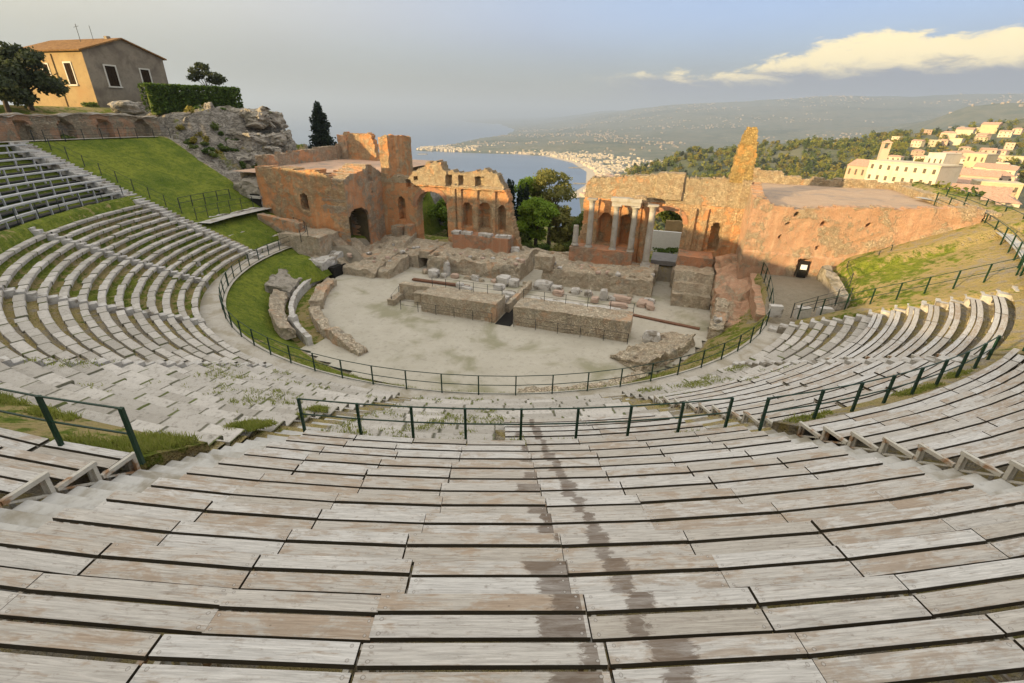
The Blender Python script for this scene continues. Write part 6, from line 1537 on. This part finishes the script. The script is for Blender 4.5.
for i, (px, r, w, d, h, rf_, lb) in enumerate(HL_):
    p, th = gp(px, r); town_house(p, -th + random.uniform(-.5, .3), w, d, h, rf_, random.choice((M_TOWN, M_TOWN, M_TOWN2)), lb, 1 if h < 5.5 else 2, 'houses of the hill town', 'house', r < 420)
HS = ['small cream flat-roofed house in the crowded hill town', 'small tile-roofed house in the crowded hill town', 'little hip-roofed house in the crowded hill town']
proto = []
for i_, rf_ in enumerate(('flat', 'gable', 'hip')):
    for m_ in (M_TOWN, M_TOWN2):
        o_ = town_house((0, 0, 0), 0, random.uniform(7, 10), random.uniform(5, 7), random.uniform(4.5, 7), rf_, m_, HS[i_], 2, 'small houses of the hill town', 'house', True); proto.append([o_, False])
for n_ in range(170):
    px = rd2.uniform(905, 1030); r = rd2.choice((rd2.uniform(135, 240), rd2.uniform(230, 430), rd2.uniform(380, 640)))
    if r < 240 and px < 955: px += 60
    if n_ > 80: px = rd2.uniform(945, 1032); r = rd2.uniform(190, 470)
    if n_ > 150: px = rd2.uniform(900, 1030); r = rd2.uniform(480, 860)
    p, th = gp(px, r); pr = proto[n_ % 6]
    if not pr[1]: pr[0].location = p; pr[0].rotation_euler = (0, 0, -th + rd2.uniform(-.6, .5)); pr[1] = True
    else: copy_thing(pr[0], p, -th + rd2.uniform(-.6, .5), rd2.uniform(.8, 1.15))
KT = ['rounded mid-green tree in the hill town', 'tall dark tree in the hill town', 'olive-yellow tree in the hill town', 'grey-green tree in the hill town']
for px, r, k, sc in [(842, 255, 0, 1.2), (852, 240, 2, 1.1), (862, 232, 0, 1.1), (874, 225, 2, 1.2), (884, 215, 1, 1.0), (896, 208, 0, 1.1), (905, 200, 2, 1.2), (868, 190, 0, 1.0), (880, 180, 2, .9), (893, 172, 0, 1.0), (905, 165, 1, .8), (915, 185, 0, .9), (926, 178, 2, .9), (936, 160, 0, .8), (858, 205, 1, .9), (848, 270, 1, 1.0),
                     (962, 190, 0, 1.3), (970, 186, 0, 1.4), (978, 182, 0, 1.4), (986, 178, 0, 1.2), (993, 172, 1, 1.1), (999, 150, 1, .9), (996, 162, 1, 1.1), (1006, 165, 2, 1.0), (1016, 170, 0, .9), (1012, 140, 2, .7), (958, 225, 2, .9), (945, 232, 0, .9), (930, 240, 2, 1.0), (918, 245, 1, .9), (966, 275, 0, .8), (950, 330, 1, .9), (984, 345, 0, .9), (958, 390, 1, 1.0), (968, 400, 0, 1.0), (1015, 320, 2, .9), (1022, 225, 1, .9), (1000, 270, 0, .8), (830, 280, 0, 1.2), (822, 300, 2, 1.2), (812, 290, 0, 1.2), (835, 225, 2, 1.0), (846, 215, 0, 1.0)]:
    p, th = gp(px, r); ridge_tree(p.x, p.y, k, sc * 1.05, KT, 'trees among the town houses')

# ------------------------------------------------------------------ seaside town round the bay
HM = []
for i in range(6):
    w, d, h = ((12, 10, 8), (18, 11, 10), (10, 9, 6), (26, 12, 9), (14, 12, 13), (22, 10, 7))[i]
    mb = MB(); mb.abox(-w / 2, -d / 2, -6, w / 2, d / 2, h); HM.append((mb, w, d, h))
hme = []
for mb, w, d, h in HM:
    rh = 2.2; mb.add([(-w / 2 - .5, -d / 2 - .5, h), (w / 2 + .5, -d / 2 - .5, h), (w / 2 + .5, d / 2 + .5, h), (-w / 2 - .5, d / 2 + .5, h), (-w / 2 + d * .4, 0, h + rh), (w / 2 - d * .4, 0, h + rh)], [(0, 1, 5, 4), (2, 3, 4, 5), (1, 2, 5), (3, 0, 4)])
    me = mb.mesh('seaside_house', M_COAST); me.materials.append(M_TOWNROOF)
    for pl in list(me.polygons)[6:]: pl.material_index = 1
    hme.append(me)
cnt = 0; rest = []
def bay_spot():
    y = rd.uniform(1350, 3500); t = abs(rd.gauss(0, 1)) * 170 + 22
    x = interp(COAST, y) + t
    return x, y, t
near_spots = []
while len(near_spots) < 1500:
    x, y, t = bay_spot()
    if degrees(atan2(x, y)) < -14 or (y < 1500 and t > 200): continue
    if t > 90 and fbm(x, y, 2, .004, 3) < -.05: continue
    near_spots.append((hypot(x, y), x, y))
near_spots.sort()
for i, (r, x, y) in enumerate(near_spots[:270]):
    o = inst('seaside_house', hme[rd.randrange(6)], None, (x, y, zland(x, y)), rd.uniform(0, 3.1)); tag(o, 'small pale house in the seaside town along the curve of the bay', 'house', 'houses of the seaside town')
mbs = MB()
far_spots = [(x, y) for r, x, y in near_spots[270:]]; n_near = len(far_spots)
while len(far_spots) < 2500:
    th = rd.uniform(-9, 46); r = rd.uniform(3000, 9500); x, y = r * sin(radians(th)), r * cos(radians(th))
    if x < interp(COAST, y) + 40 or fbm(x, y, 4, .0010, 4) < .08: continue
    far_spots.append((x, y))
mbn = MB()
for n_, (x, y) in enumerate(far_spots):
    z = zland(x, y); w, d, h = rd.uniform(4, 9), rd.uniform(4, 6), rd.uniform(4, 9); a = rd.uniform(0, 3.1); s_ = 1 + max(0, y - 4500) / 12000
    (mbn if n_ < n_near else mbs).box((x, y, z - 5), Vector((cos(a), sin(a), 0)), Vector((-sin(a), cos(a), 0)), UP, w * s_, d * s_, h + 5)
tag(mbn.build('seaside_town', M_COAST), 'crowded pale houses filling the seaside town behind the beach', 'houses', kind='stuff')
tag(mbs.build('distant_towns', M_FARTOWN), 'pale houses of the distant coast towns across the plain', 'houses', kind='stuff')
# beach
bv = []; yy = 1350; bf = []
while yy < 3050: x = interp(COAST, yy); bv += [(x - 14, yy, -199.6), (x + 26, yy + 0, -197.2)]; yy += 40
struct(MB().add(bv, [(i * 2, i * 2 + 1, i * 2 + 3, i * 2 + 2) for i in range(len(bv) // 2 - 1)]).build('beach', m_simple('sand', (.45, .36, .25), (.5, .42, .3), .1)))
for i, (x, y, w, d) in enumerate(((300, 2210, 40, 12), (-470, 2790, 26, 40), (262, 1660, 30, 8))):
    mb = MB(); rough(mb, Vector((x - 70, y, -201)), Vector((1, 0, 0)), Vector((0, 1, 0)), w * 2, d, 4, 6, 1.5, None, .1); tag(mb.build('rocky_islet', M_ROCK), ['dark rocky reef off the beach of the bay', 'small rocky islet off the cape', 'dark reef near the foot of the hill'][i], 'islet')

# ------------------------------------------------------------------ air
hz = MB(); hz.abox(-29000, -29000, -330, 29000, 29000, 480); 
hm = bpy.data.materials.new('haze'); hm.use_nodes = True; hm.node_tree.nodes.clear(); hg = G(hm.node_tree)
vol = hg.n('VolumePrincipled', None, Color=(0.50, 0.60, 0.76), Density=HAZE_DENSITY, Anisotropy=0.2)
hg.n('OutputMaterial', None, Volume=vol.outputs[0])
ho = hz.build('haze', hm, origin=(0, 0, 0)); tag(ho, 'pale morning haze over the bay and the plain', 'haze', kind='stuff')
